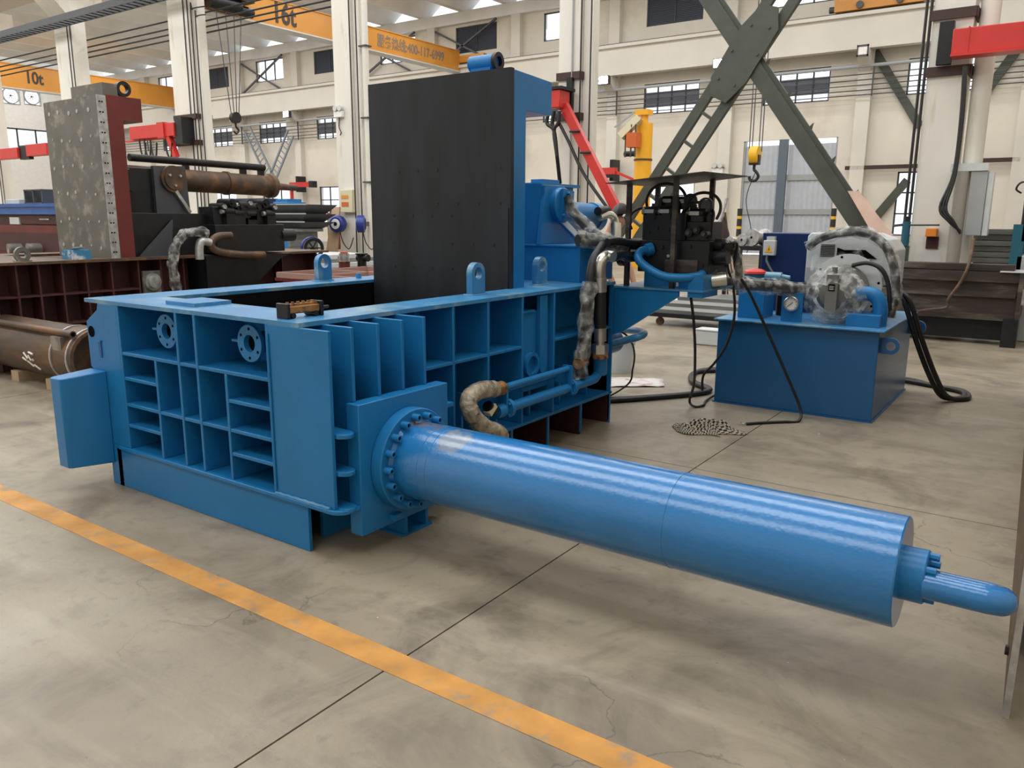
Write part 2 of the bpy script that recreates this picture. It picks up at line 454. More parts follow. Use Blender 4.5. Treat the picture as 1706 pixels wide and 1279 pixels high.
def wrapped(t, name, pts, r, label=None, core=None):
    h = t.part(name, MB().tube(pts, r * .72, 16, 10), core or HOSEC, label)
    t.part('film_sleeve', film_tube(pts, r), FILM, 'crumpled clear film', under=h, ang=60)
    return h


def worn_patch(m, centre, radius, col, scale):
    """a scuffed patch of bare, dirty metal of its own shape, fixed to the object"""
    nt = m.node_tree; N = nt.nodes; L = nt.links; b = N['Principled BSDF']
    g = N.new('ShaderNodeNewGeometry'); d = N.new('ShaderNodeVectorMath'); d.operation = 'DISTANCE'; d.inputs[1].default_value = centre
    L.new(g.outputs['Position'], d.inputs[0])
    n = N.new('ShaderNodeTexNoise'); n.inputs['Scale'].default_value = scale; n.inputs['Detail'].default_value = 7; L.new(g.outputs['Position'], n.inputs['Vector'])
    ad = N.new('ShaderNodeMath'); ad.operation = 'MULTIPLY_ADD'; ad.inputs[1].default_value = -radius * 2.2; L.new(n.outputs['Fac'], ad.inputs[0]); L.new(d.outputs['Value'], ad.inputs[2])
    r = N.new('ShaderNodeMapRange'); r.inputs['From Min'].default_value = -radius * .55; r.inputs['From Max'].default_value = -radius * .15; r.inputs['To Min'].default_value = .75; r.inputs['To Max'].default_value = 0
    L.new(ad.outputs[0], r.inputs['Value'])
    mx = N.new('ShaderNodeMix'); mx.data_type = 'RGBA'; L.new(r.outputs['Result'], mx.inputs[0]); mx.inputs[7].default_value = (*col, 1)
    old = b.inputs['Base Color'].links[0].from_socket; L.new(old, mx.inputs[6]); L.new(mx.outputs[2], b.inputs['Base Color'])


worn_patch(BLUEC, (0.40, 0.45, 0.612), 0.10, (0.16, 0.13, 0.10), 14)
worn_patch(BLUEC, (0.62, 0.36, 0.595), 0.10, (0.22, 0.26, 0.28), 18)

# ================================================================== the setting
WY = 34.4            # inner face of the far wall
RY = 10.8            # column row
BAY = 5.83
XL, XR = -64.0, 7.5


def struct(name, mb, m, ang=35):
    o = mb.build(name, m, None, (0, 0, 0), ang); o['kind'] = 'structure'; return o


# floor: base, and the cast slabs with open joints as its pieces
fl = struct('floor', MB().box(XL, -12.8, -0.30, XR, WY, -0.018), mat('joint_dirt', (0.05, 0.043, 0.035), 0.9))
xs = [XL + 0.01] + [1.02 - BAY * k for k in range(11, -1, -1)] + [XR]
xs = sorted(set(round(q, 3) for q in xs if XL < q <= XR))
ys = [-12.8, -7.65, -2.65, 2.35, 7.35, 12.35, 17.35, 22.35, 27.35, WY]
for i in range(len(xs) - 1):
    for k in range(len(ys) - 1):
        s = MB().box(xs[i] + 0.004, ys[k] + 0.004, -0.02, xs[i + 1] - 0.004, ys[k + 1] - 0.004, 0.0).build('slab', FLOORM)
        s.parent = fl

LY0, LY1 = -0.548, -0.425
solo('floor_line', MB().box(-30, LY0, 0.0005, 8, LY1, 0.0018), LINEY, 'worn yellow painted line across the concrete floor', 'floor marking')


def holes_wall(mb, x0, x1, z0, z1, y0, y1, holes, axis='y'):
    xe = sorted(set([x0, x1] + [h[0] for h in holes] + [h[2] for h in holes]))
    for i in range(len(xe) - 1):
        a, b = xe[i], xe[i + 1]; c = (a + b) / 2
        hs = sorted([(h[1], h[3]) for h in holes if h[0] < c < h[2]]); z = z0
        for (q0, q1) in hs + [(z1, z1)]:
            if q0 > z + 1e-6:
                if axis == 'y': mb.box(a, y0, z, b, y1, q0)
                else: mb.box(y0, a, z, y1, b, q0)
            z = max(z, q1)
    return mb


# ---- far wall with its windows
holes = []; wins = []
for k in range(10):
    x1 = -0.53 - BAY * k; x0 = x1 - 2.83
    holes.append((x0, 6.55, x1, 7.95)); wins.append((x0, 6.55, x1, 7.95, 'low_white' if k == 0 else 'low'))
    holes.append((x0, 10.55, x1, 11.92)); wins.append((x0, 10.55, x1, 11.92, 'up_dark' if k % 2 == 0 else 'up_white'))
    if k != 1 and k not in (4, 5):
        holes.append((x0, 0.95, x1, 3.55)); wins.append((x0, 0.95, x1, 3.55, 'floor'))
GX0, GX1, GZ = -9.92, -5.82, 5.06
holes.append((GX0, 0.0, GX1, GZ))
struct('wall_back', holes_wall(MB(), XL, XR, 0, 12.65, WY, WY + 0.35, holes), CREAM)
for n, (x0, z0, x1, z1, kind) in enumerate(wins):
    f = MB(); y0, y1 = WY + 0.06, WY + 0.13; t = 0.06
    f.box(x0, y0, z0, x1, y1, z0 + t).box(x0, y0, z1 - t, x1, y1, z1).box(x0, y0, z0, x0 + t, y1, z1).box(x1 - t, y0, z0, x1, y1, z1)
    if kind == 'low': nc, zr = 4, [z0, z0 + 0.36, z1 - 0.42, z1]
    elif kind == 'low_white': nc, zr = 2, [z0, z1]
    elif kind == 'floor': nc, zr = 3, [z0, z0 + 0.9, z0 + 1.75, z1]
    else: nc, zr = (2 if kind == 'up_dark' else 3), [z0, z1]
    for c in range(1, nc):
        x = x0 + (x1 - x0) * c / nc; f.box(x - t / 2, y0, z0, x + t / 2, y1, z1)
    for z in zr[1:-1]: f.box(x0, y0, z - t / 2, x1, y1, z + t / 2)
    wo = struct('window_%d' % (n + 1), f, FRAME)
    for c in range(nc):
        for r in range(len(zr) - 1):
            a, b = x0 + (x1 - x0) * c / nc, x0 + (x1 - x0) * (c + 1) / nc
            dark = kind == 'up_dark' or (kind == 'low' and r == 1)
            if kind == 'up_dark':
                p = MB(); nl = 18
                for q in range(nl):
                    za = z0 + (z1 - z0) * q / nl; zb = z0 + (z1 - z0) * (q + 0.92) / nl
                    p.add([(a + .03, y0 + .01, za), (b - .03, y0 + .01, za), (b - .03, y0 + .05, zb), (a + .03, y0 + .05, zb)], [(0, 1, 2, 3)])
                p.box(a + .03, y0 + .052, z0, b - .03, y0 + .056, z1)
                po = p.build('louvre_panel', LOUV)
            else:
                po = MB().box(a + .02, y0 + .03, zr[r] + .02, b - .02, y0 + .036, zr[r + 1] - .02).build('pane', LOUV if dark else GLASS)
            po.parent = wo
# end wall on the left, with two round extractor openings
EH = []
for (px, py) in ((18, 159), (53, 161)):
    c = at(px, py, 'x', XL); EH.append((c.y - 0.6, c.z - 0.6, c.y + 0.6, c.z + 0.6))
e0 = at(45, 226, 'x', XL)
EH.append((e0.y - 2.0, e0.z - 1.2, e0.y + 3.4, e0.z + 0.5))
struct('wall_left', holes_wall(MB(), -13.1, WY + 0.35, 0, 13.8, XL - 0.3, XL, EH, 'x'), WHITE)
for i, h in enumerate(EH[:2]):
    fan = T('extractor_fan', ['round extractor fan in the pale end wall, the left one of the pair', 'round extractor fan in the pale end wall, the right one of the pair'][i], 'fan', (XL, (h[0] + h[2]) / 2, h[1]), 'extractor fans in the end wall')
    c = V((XL - 0.1, (h[0] + h[2]) / 2, (h[1] + h[3]) / 2))
    fan.part('shroud', MB().ring(c, (1, 0, 0), 0.54, 0.60, 0.2), GREY)
    for (y0_, z0_, y1_, z1_) in ((-.62, -.62, .62, -.57), (-.62, .57, .62, .62), (-.62, -.57, -.57, .57), (.57, -.57, .62, .57)): fan.part('frame_bar', MB().box(c.x + .1, c.y + y0_, c.z + z0_, c.x + .14, c.y + y1_, c.z + z1_), GREY)
    hub = fan.part('hub', MB().cyl(c, c + V((0.1, 0, 0)), 0.06), DGREY)
    for q in range(6):
        a = q * PI / 3; d = V((0, math.cos(a), math.sin(a))); n_ = V((0, -math.sin(a), math.cos(a)))
        fan.part('blade', MB().add([c + d * .06 - n_ * .015, c + d * .22 - n_ * .03, c + d * .22 + n_ * .03 + V((.03, 0, 0)), c + d * .06 + n_ * .015 + V((.02, 0, 0))], [(0, 1, 2, 3)]), GREY)
h = EH[2]; wf = MB(); x = XL - 0.15
nwin = len(wins) + 1
for c in range(5):
    y = h[0] + (h[2] - h[0]) * c / 4; wf.box(x, y - .05, h[1], x + .08, y + .05, h[3])
wf.box(x, h[0], h[1], x + .08, h[2], h[1] + .1).box(x, h[0], h[3] - .1, x + .08, h[2], h[3])
wo = struct('window_%d' % nwin, wf, FRAME)
for c in range(4):
    a, b = h[0] + (h[2] - h[0]) * c / 4, h[0] + (h[2] - h[0]) * (c + 1) / 4
    MB().box(x + .03, a + .05, h[1], x + .036, b - .05, h[3]).build('pane', GLASS).parent = wo
# right end wall, just outside the frame, closes the hall
struct('wall_right', MB().box(XR, -12.8, 0, XR + 0.3, WY + 0.35, 13.8), CREAM)
struct('wall_front', MB().box(XL, -13.1, 0, XR, -12.8, 12.65), CREAM)

# ---- pilasters, runway beam, eaves beam
tr = 1
for k in range(11):
    x = -4.9 - BAY * (k - 1)
    p = MB().box(x - 0.28, WY - 0.35, 0, x + 0.28, WY, 12.05)
    p.prism([(WY - 0.35, 7.55), (WY - 0.35, 8.34), (WY - 1.05, 8.34), (WY - 1.05, 8.05)], 'x', x - 0.22, x + 0.22)
    struct('trim_%d' % tr, p, BEAMC); tr += 1
rb = MB().box(XL, WY - 0.95, 8.35, XR, WY - 0.55, 9.58).box(XL, WY - 1.1, 9.58, XR, WY - 0.45, 9.72)
struct('trim_%d' % tr, rb, BEAMC); tr += 1
solo('crane_rail', MB().box(XL + .5, WY - 0.80, 9.72, XR - .5, WY - 0.72, 9.82), DGREY, 'dark crane rail on the runway beam along the far wall', 'rail')
struct('trim_%d' % tr, MB().box(XL, WY - 0.3, 12.05, XR, WY + 0.2, 12.65), CONC); tr += 1

# ---- folded concrete roof plates over the far bay
ce = struct('ceiling', MB().box(XL, RY - 0.35, 12.05, XR, RY + 0.35, 12.65), CONC)
per = BAY / 2
k = 0
x = 6.0
while x > XL + 1.5:
    hw = per / 2
    prof = [(x - 0.18, 12.66), (x + 0.18, 12.66), (x + hw - .02, 13.55), (x + hw - .02, 13.67), (x + 0.12, 12.80), (x - 0.12, 12.80), (x - hw + .02, 13.67), (x - hw + .02, 13.55)]
    o = MB().prism(prof, 'y', RY + 0.02, WY + 0.25).build('roof_plate', CONC); o.parent = ce
    o = MB().prism(prof, 'y', -13.0, RY - 0.02).build('roof_plate', CONC); o.parent = ce
    x -= per

# ---- columns of the middle row
ccols = [(1.17, 0.50, 'painted concrete column beside the red jib arm on the right'),
         (-4.95, 0.44, 'painted concrete column with brown clamps right of the raised blue lid'),
         (-10.78, 0.52, 'painted concrete column with blue hose reels and a switch box'),
         (-16.70, 0.95, 'painted concrete column with dark cables behind the rusty ram'),
         (-22.55, 1.0, 'painted concrete column seen above the raw steel lid'),
         (-28.40, 1.2, 'painted concrete column at the left edge under the cable tray')]
for i, (x, wd, lab) in enumerate(ccols):
    c = T('column', lab, 'column', (x, RY, 0), 'columns of the middle row')
    dp = 0.42
    c.part('shaft', MB().box(x - wd / 2, RY - dp / 2, 0, x + wd / 2, RY + dp / 2, 12.05), COLUMN)
    c.part('corbel', MB().prism([(RY - dp / 2, 7.3), (RY - dp / 2 - .6, 7.9), (RY - dp / 2 - .6, 8.3), (RY + dp / 2 + .6, 8.3), (RY + dp / 2 + .6, 7.9), (RY + dp / 2, 7.3)], 'x', x - wd / 2 + .02, x + wd / 2 - .02), COLUMN)
    if i in (1, 2, 3):
        c.part('flange_strip', MB().box(x + wd / 2 + .01, RY - dp / 2 + .1, 0, x + wd / 2 + .20, RY - dp / 2 + .32, 12.0), COLUMN)
    if i == 0:
        c.part('downpipe', MB().cyl((x + .42, RY - .02, 0), (x + .42, RY - .02, 12), .125, n=20), COLUMN)
    if i in (2,):
        c.part('downpipe', MB().cyl((x + .62, RY - .1, 0), (x + .62, RY - .1, 12), .07, n=16), COLUMN)
        for z in (2.35, 3.72, 5.2): c.part('pipe_clip', MB().box(x + .5, RY - .19, z, x + .72, RY - .0, z + .03), DGREY)
    if i == 1:
        c.part('conduit', MB().cyl((x + .08, RY - .24, 0), (x + .08, RY - .24, 9), .018, n=8), GREY)
    # cables running up the column
    for q in range(2):
        xx = x + wd / 2 - 0.05 - 0.17 * q if i in (3, 4) else x + wd / 2 + 0.03 + .20 * q
        if i in (0,): xx = x - wd / 2 - 0.03 - .06 * q
        c.part('cable', MB().cyl((xx, RY - dp / 2 - .02, 0), (xx, RY - dp / 2 - .02, 8.2), 0.014 if i else 0.02, n=8), RUB)
struct('trim_%d' % tr, MB().box(XL, RY - 0.42, 8.30, XR, RY + 0.42, 9.4), BEAMC); tr += 1

# brown jib-crane clamps round three columns
def clamp(x, wd, zs, label, depth=0.42):
    t = T('column_clamp', label, 'bracket', (x, RY, zs[0]), 'jib clamps on the columns')
    for z in zs:
        b = MB(); e = 0.025; y0, y1 = RY - depth / 2 - e, RY + depth / 2 + e
        b.box(x - wd / 2 - e, y0 - .02, z, x + wd / 2 + e, y0 + e - .004, z + .13).box(x + wd / 2 + .002, y0, z, x + wd / 2 + e + .02, y1, z + .13)
        t.part('band', b, CLAMP)
    return t


# ---- dark cross bracing between two columns (lattice members and gusset)
def lattice(t, a, b, wd, n, nm, depth=0.10):
    a = V(a); b = V(b); d = (b - a).normalized(); up = V((0, 1, 0)); s = d.cross(up).normalized() * wd / 2
    for sg in (-1, 1):
        t.part(nm, MB().bar(a + s * sg, b + s * sg, 0.16, depth, (0, 1, 0)), BRACE)
    L_ = (b - a).length
    for i in range(1, n):
        p = a + d * (L_ * i / n)
        t.part('batten', MB().bar(p - s, p + s, 0.05, depth * .8, (0, 1, 0)), BRACE)


xb = T('cross_brace', 'dark lattice cross bracing between two painted columns', 'bracing', (-1.9, RY, 0))
CC = at(1243, 92, 'y', RY)
PA = at(1035, 412, 'y', RY); PB = at(1462, 420, 'y', RY)
dA = (CC - PA); dB = (CC - PB)
lattice(xb, PA, CC, 0.36, 7, 'chord')
lattice(xb, CC, CC + dA * 0.55, 0.36, 4, 'chord')
# the other diagonal is a single rolled section with welded cleats
for (a, b, n) in ((PB, CC, 6), (CC, CC + dB * 0.55, 3)):
    d = (b - a).normalized(); s = d.cross(V((0, 1, 0))).normalized()
    xb.part('diagonal', MB().bar(a, b, 0.24, 0.16, (0, 1, 0)), BRACE)
    xb.part('diagonal_lip', MB().bar(a + s * -0.155, b + s * -0.155, 0.07, 0.05, (0, 1, 0)), BRACE)
    for i in range(n):
        p = a + (b - a) * ((i + .5) / n)
        xb.part('cleat', MB().add([p - s * .12, p - s * .26 + d * .02, p - s * .14 - d * .09, p - s * .12 + V((0, .04, 0)), p - s * .26 + d * .02 + V((0, .04, 0)), p - s * .14 - d * .09 + V((0, .04, 0))], [(0, 1, 2), (5, 4, 3), (0, 3, 4, 1), (1, 4, 5, 2), (2, 5, 3, 0)]), BRACE)
uA = dA.normalized(); sA = uA.cross(V((0, 1, 0))).normalized()
g0 = CC + V((0, -0.12, 0))
q = [(-.78, .10), (-.55, .26), (.30, .30), (.72, .20), (.80, -.06), (.55, -.26), (-.30, -.30), (-.74, -.20)]
gp = [g0 + uA * a + sA * b for a, b in q]
g = MB(); nq = len(gp); g.add([p for p in gp] + [p + V((0, .03, 0)) for p in gp], [tuple(range(nq)), tuple(range(2 * nq - 1, nq - 1, -1))] + [(i, nq + i, nq + (i + 1) % nq, (i + 1) % nq) for i in range(nq)])
gu = xb.part('gusset', g, BRACE)
for (a, b) in ((-.5, .14), (-.45, -.16), (.4, .16), (.5, -.12), (-.05, .2), (.1, -.2)):
    p = g0 + uA * a + sA * b; xb.part('bolt', MB().cyl(p, p - V((0, .02, 0)), .022, n=6), BRACE, under=gu)

# ---- sheet gate in the far wall
gt = MB().box(GX0, WY + .05, 0, GX0 + .08, WY + .3, GZ).box(GX1 - .08, WY + .05, 0, GX1, WY + .3, GZ)
gate = struct('door_1', gt, GREY)
for (a, b) in ((GX0 + .08, -8.30), (-7.92, GX1 - .08)):
    zz = [0.05, 1.93, 3.42, 4.84]
    for r in range(3):
        rows = [[], []]; n = int((b - a) / 0.11)
        for i in range(n + 1):
            x = a + (b - a) * i / n; y = WY + .16 + (0.03 if i % 2 else 0)
            rows[0].append((x, y, zz[r])); rows[1].append((x, y, zz[r + 1]))
        o = MB().quadgrid(rows).build('sheet_panel', GATE, ang=20); o.parent = gate
    for z in (1.93, 3.42): MB().box(a, WY + .10, z - .12, b, WY + .15, z + .12).build('gate_rail', GREY).parent = gate
MB().box(-8.30, WY - .05, 0, -7.92, WY + .14, GZ).build('gate_post', mat('gate_post_paint', (0.10, 0.13, 0.17), 0.5)).parent = gate

# ---- pipe rack (guard pipes) along the far wall
pr = T('pipe_rack', 'long grey pipes running along the far wall below the runway beam', 'pipes', (-20, WY - .5, 6.6))
for i, z in enumerate((7.74, 7.42, 7.20, 7.0, 6.80, 6.62)):
    pr.part('pipe', MB().cyl((XL + 1, WY - .55, z), (XR - 1, WY - .55, z), 0.07 if i == 0 else 0.022, n=8), RAILM if i == 0 else DGREY)
for k in range(11):
    x = -4.9 - BAY * (k - 1) + .35
    pr.part('hanger', MB().box(x - .02, WY - .58, 6.55, x + .02, WY - .5, 7.75), DGREY)

# ---- wall bracing: thin crosses above the runway, lattice legs below
for i, x in enumerate((-26.0, -31.8, -43.4)):
    t = T('wall_cross_brace', ['thin cross brace on the far wall just left of the blue lid top', 'thin cross brace behind the end of the orange crane girder', 'thin cross brace on the far wall below a bright upper window'][[1, 0, 2][i]], 'bracing', (x, WY - .3, 9.7), 'thin crosses on the far wall')
    for (a, b) in (((x - 2.3, 9.75), (x + 2.3, 12.0)), ((x - 2.3, 12.0), (x + 2.3, 9.75))):
        t.part('rod', MB().bar((a[0], WY - .25, a[1]), (b[0], WY - .25, b[1]), .10, .10, (0, 1, 0)), DGREY)
t = T('lattice_knee_brace', 'grey lattice braces forming a V under the far runway beam', 'bracing', (-44, WY - .6, 3.0))
LATT = mat('lattice_grey', (0.22, 0.25, 0.29), 0.5)
c0 = at(453, 300, 'y', WY - .6)
for px, py in ((412, 216), (484, 222)):
    e = at(px, py, 'y', WY - .6); d = (e - c0).normalized(); s = d.cross(V((0, 1, 0))).normalized() * .32; L_ = (e - c0).length
    for sg in (-1, 1): t.part('chord', MB().bar(c0 + s * sg, e + s * sg, .12, .10, (0, 1, 0)), LATT)
    for i in range(1, 10):
        p = c0 + d * (L_ * i / 10); t.part('rung', MB().bar(p - s, p + s, .05, .05, (0, 1, 0)), LATT)
for lab, A, B in (('dark diagonal brace left of the right-hand column', (1458, 86), (1532, 210)), ('dark diagonal brace right of the right-hand column', (1692, 86), (1622, 180)), ('dark diagonal brace low on the wall by the floor window', (1512, 300), (1448, 374))):
    a = at(*A, 'y', WY - .10); b = at(*B, 'y', WY - .10)
    solo('diagonal_brace', MB().bar(a, b, .32, .14, (0, 1, 0)), BRACE, lab, 'bracing')
for lab, A, B in (('brown steel bar on the wall left of the right-hand column', (1408, 280), (1530, 274)), ('brown steel bar on the wall right of the right-hand column', (1614, 268), (1700, 264))):
    a = at(*A, 'y', WY - .3); b = at(*B, 'y', WY - .3); b.z = a.z
    solo('wall_bar', MB().bar(a, b, .10, .16), CLAMP, lab, 'bar')

# ---- floodlights on the runway beam (these are switched on)
for lab, px, py in (('lit floodlight high on the far wall left of the switch-box column', 475, 190), ('lit floodlight beside the clamped column', 1004, 133), ('lit floodlight beside the cross bracing', 1197, 105)):
    c = at(px, py, 'y', WY - 1.3); t = T('floodlight', lab, 'lamp', c - V((0, 0, .2)), 'floodlights on the far wall')
    t.part('housing', MB().box(c.x - .28, c.y + .05, c.z - .2, c.x + .28, c.y + .28, c.z + .2), DGREY)
    t.part('lens', MB().box(c.x - .23, c.y + .03, c.z - .16, c.x + .23, c.y + .049, c.z + .16), LAMP)
    t.part('bracket', MB().box(c.x - .05, c.y + .28, c.z - .04, c.x + .05, WY - .96, c.z + .04), DGREY)
c = at(1437, 84, 'y', WY - 1.3); t = T('floodlight', 'square unlit floodlight hanging on the far wall by the diagonal brace', 'lamp', c, 'floodlights on the far wall')
f = MB(); f.box(c.x - .22, c.y, c.z - .22, c.x + .22, c.y + .06, c.z - .15).box(c.x - .22, c.y, c.z + .15, c.x + .22, c.y + .06, c.z + .22).box(c.x - .22, c.y, c.z - .22, c.x - .17, c.y + .06, c.z + .22).box(c.x + .17, c.y, c.z - .22, c.x + .22, c.y + .06, c.z + .22)
t.part('frame', f, DGREY); t.part('lens', MB().box(c.x - .17, c.y + .02, c.z - .15, c.x + .17, c.y + .04, c.z + .15), WHITE); t.part('bracket', MB().box(c.x - .05, c.y + .06, c.z - .04, c.x + .05, WY - .96, c.z + .04), DGREY)

# ---- overhead travelling cranes
def crane(x, wdt, zb, zt, y0, y1, label, words):
    t = T('overhead_crane', label, 'crane', (x, y1, zb), 'overhead travelling cranes')
    g = t.part('girder', MB().box(x - wdt / 2, y0, zb, x + wdt / 2, y1, zt), ORANGE)
    t.part('lower_flange', MB().box(x - wdt / 2 - .05, y0, zb - .05, x + wdt / 2 + .05, y1, zb), LGREY, under=g)
    t.part('upper_flange', MB().box(x - wdt / 2 - .04, y0, zt, x + wdt / 2 + .04, y1, zt + .04), ORANGE, under=g)
    e = t.part('end_carriage', MB().box(x - 1.9, y1, 9.85, x + 1.9, y1 + .3, 10.2), ORANGE)
    for sx in (-1.5, 1.5): t.part('wheel', MB().cyl((x + sx, y1 + .1, 9.95), (x + sx, y1 + .2, 9.95), .12, n=16), DGREY, under=e)
    for body, y, z, size, m in words:
        text_mesh('lettering', body, size, m, g, V((x + wdt / 2 + .012, y, z)) - t.loc, (PI / 2, 0, PI / 2), .004, .82, .03 if len(body) < 5 else .012)
    return t


# the hotline lettering and tonnage stand on the girder side that faces the camera
crane(-25.9, 0.55, 9.42, 10.42, RY + .3, WY - 1.0, 'orange sixteen-tonne overhead crane girder with dark lettering',
      [('16t', at(482, 20, 'x', -25.6).y - .9, 9.60, 1.15, TXT), ('服务热线:400-117-6999', at(628, 40, 'x', -25.6).y, 9.72, 0.62, TXTG)])
crane(-52.4, 0.6, 9.35, 10.75, RY + .3, WY - 1.0, 'orange ten-tonne overhead crane girder at the far left',
      [('10t', at(40, 118, 'x', -52.1).y, 9.75, 1.0, TXT)])
t = T('crane_drive', 'orange crane end truck on the far runway beam at upper right', 'crane part', at(1450, 22, 'y', WY - .7))
a = at(1392, 28, 'y', WY - .7); b = at(1540, 6, 'y', WY - .7)
t.part('beam', MB().box(a.x, WY - 1.0, 9.84, b.x, WY - .4, 10.3), ORANGE)
t.part('buffer', MB().cyl((a.x - .25, WY - .7, 10.0), (a.x, WY - .7, 10.0), .13, n=12), DGREY)
t.part('motor', MB().cyl((b.x - 1.8, WY - 1.2, 10.55), (b.x - 1.0, WY - 1.2, 10.55), .22, n=14), RED)
for fx in (.3, .75): t.part('wheel', MB().cyl((a.x + (b.x - a.x) * fx, WY - 1.1, 10.0), (a.x + (b.x - a.x) * fx, WY - 1.0, 10.0), .14, n=14), DGREY)

# yellow hook block hanging in front of the gate
c = at(1258, 258, 'y', 26.0)
t = T('hook_block', 'yellow crane hook block hanging on ropes in front of the gate', 'hook', c)
t.part('sheave_case', MB().cyl(c + V((-.14, -.0, 0)), c + V((.14, 0, 0)), .30, n=20), WARN)
t.part('side_plate', MB().box(c.x - .17, c.y - .12, c.z - .34, c.x + .17, c.y + .12, c.z), SLATE)
hk = [(0, 0, -.34), (0, 0, -.5), (.10, 0, -.60), (.16, 0, -.74), (.05, 0, -.88), (-.12, 0, -.84), (-.16, 0, -.72)]
t.part('hook', MB().tube([c + V(p) for p in hk], .05, 10), SLATE)
for dx in (-.22, -.12, .12, .22): t.part('rope', MB().cyl(c + V((dx, 0, .1)), V((c.x + dx, c.y, 12.6)), .018, n=6), DGREY)
t.part('pendant_cable', MB().tube([c + V((.05, .1, -.5)), c + V((-.25, .1, -1.5)), c + V((.0, .1, -2.6)), c + V((-.1, .1, -3.4))], .015, 6), RUB)

# cable tray and conductor wires along the left half of the column row
a = at(0, 68, 'y', RY - .45); b = at(262, 0, 'y', RY - .45); zt = (a.z + b.z) / 2
t = T('cable_tray', 'dark cable tray crossing the upper left corner along the columns', 'cable tray', (-20, RY - .45, zt))
for y in (-.2, .2): t.part('side_rail', MB().box(-31, RY - .6 + y - .012, zt - .05, -13.2, RY - .6 + y + .012, zt + .13), SLATE)
for i in range(60): t.part('rung', MB().box(-31 + i * .297, RY - .8, zt - .02, -31 + i * .297 + .05, RY - .4, zt + .0), SLATE)
for lab, A in (('topmost thin conductor wire strung between the left columns', (287, 23)), ('second conductor wire from the top between the left columns', (287, 37)), ('third conductor wire from the top between the left columns', (287, 47)), ('lowest conductor wire strung between the left columns', (287, 57))):
    p = at(*A, 'y', RY - .1)
    solo('conductor_wire', MB().cyl((-33, RY + .3, p.z), (-10.9, RY + .3, p.z), .022, n=6), RUB, lab, 'wire', 'conductor wires on the column row')

# dark hoist trolley under the sixteen-tonne girder, ropes and small hook
c = at(380, 8, 'x', -25.2)
t = T('hoist_trolley', 'black hoist trolley hanging beside the sixteen-tonne lettering', 'hoist', (c.x, c.y, c.z - .5), None)
t.part('drum', MB().cyl(c + V((0, -.9, 0)), c + V((0, .5, 0)), .28, n=18), SLATE); t.part('motor', MB().cyl(c + V((0, .5, -.1)), c + V((0, 1.1, -.1)), .2, n=14), SLATE)
t.part('frame', MB().box(c.x - .35, c.y - 1.2, c.z + .2, c.x + .35, c.y + 1.0, c.z + .42), SLATE)
hkz = at(384, 203, 'x', -25.2).z
for dy in (-.6, -.15, .25, .6): t.part('rope', MB().cyl((c.x, c.y + dy * .3, hkz + .3), (c.x, c.y + dy, c.z), .02, n=6), DGREY)
t.part('hook_block', MB().cyl((c.x - .1, c.y, hkz + .18), (c.x + .1, c.y, hkz + .18), .22, n=16), SLATE)
t.part('hook', MB().tube([V((c.x, c.y, hkz)), V((c.x, c.y, hkz - .15)), V((c.x, c.y + .12, hkz - .3)), V((c.x, c.y, hkz - .42)), V((c.x, c.y - .12, hkz - .34))], .04, 8), SLATE)

# bent conduits on the column behind the rusty ram
x0_ = at(330, 100, 'y', RY - .23).x
for i, lab in enumerate(('outer black conduit bending over the column behind the rusty ram', 'inner black conduit bending over the column behind the rusty ram')):
    za_ = at(330, 12 + 14 * i, 'y', RY - .23).z
    solo('bent_conduit', MB().tube([V((x0_ - .15 + .17 * i, RY - .235, 0)), V((x0_ - .15 + .17 * i, RY - .235, 3)), V((x0_ - .15 + .17 * i, RY - .235, za_ - .15)), V((x0_ - .10 + .17 * i, RY - .235, za_ - .02)), V((x0_ + .05 + .17 * i, RY - .235, za_)), V((x0_ + .45, RY - .235, za_ - .02))], .016, 8, 6), RUB, lab, 'conduit', 'conduits on the column')

# ================================================================== the blue baler
B = T('scrap_baler', 'large bright blue hydraulic scrap baler with a long ram cylinder and raised black lid', 'baler', (-0.9, 1.5, 0))
H0, H1 = 0.255, 1.10
th = 0.02
# top rim (flange plate round the chamber)
rim = MB()
rim.box(-1.905, 0.0, H1, 0.0, 0.34, H1 + .022).box(-1.905, 0.34, H1, -1.60, 3.12, H1 + .022).box(-0.28, 0.34, H1, 0.0, 3.12, H1 + .022).box(-1.60, 2.26, H1, -.28, 3.12, H1 + .022)
rimo = B.part('top_rim', rim, BLUET)
B.part('rim_pad', MB().box(-1.22, .10, H1 + .022, -.95, .33, H1 + .042), BLUET, under=rimo)
# chamber walls
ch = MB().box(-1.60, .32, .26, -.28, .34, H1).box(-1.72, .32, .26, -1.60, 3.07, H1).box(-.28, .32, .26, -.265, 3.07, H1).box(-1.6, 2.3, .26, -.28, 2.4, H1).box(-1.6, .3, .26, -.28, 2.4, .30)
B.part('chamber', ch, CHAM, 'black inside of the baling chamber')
B.part('pocket_back', MB().box(-1.70, .30, H0, -.25, .319, H1), BLUE)
B.part('side_back', MB().box(-.264, .32, H0, -.25, 3.08, H1), BLUE)
B.part('far_side_back', MB().box(-1.74, .22, H0, -1.722, 3.1, H1), BLUE)
B.part('rear_wall', MB().box(-1.72, 3.08, H0, -.03, 3.1, H1), BLUE)
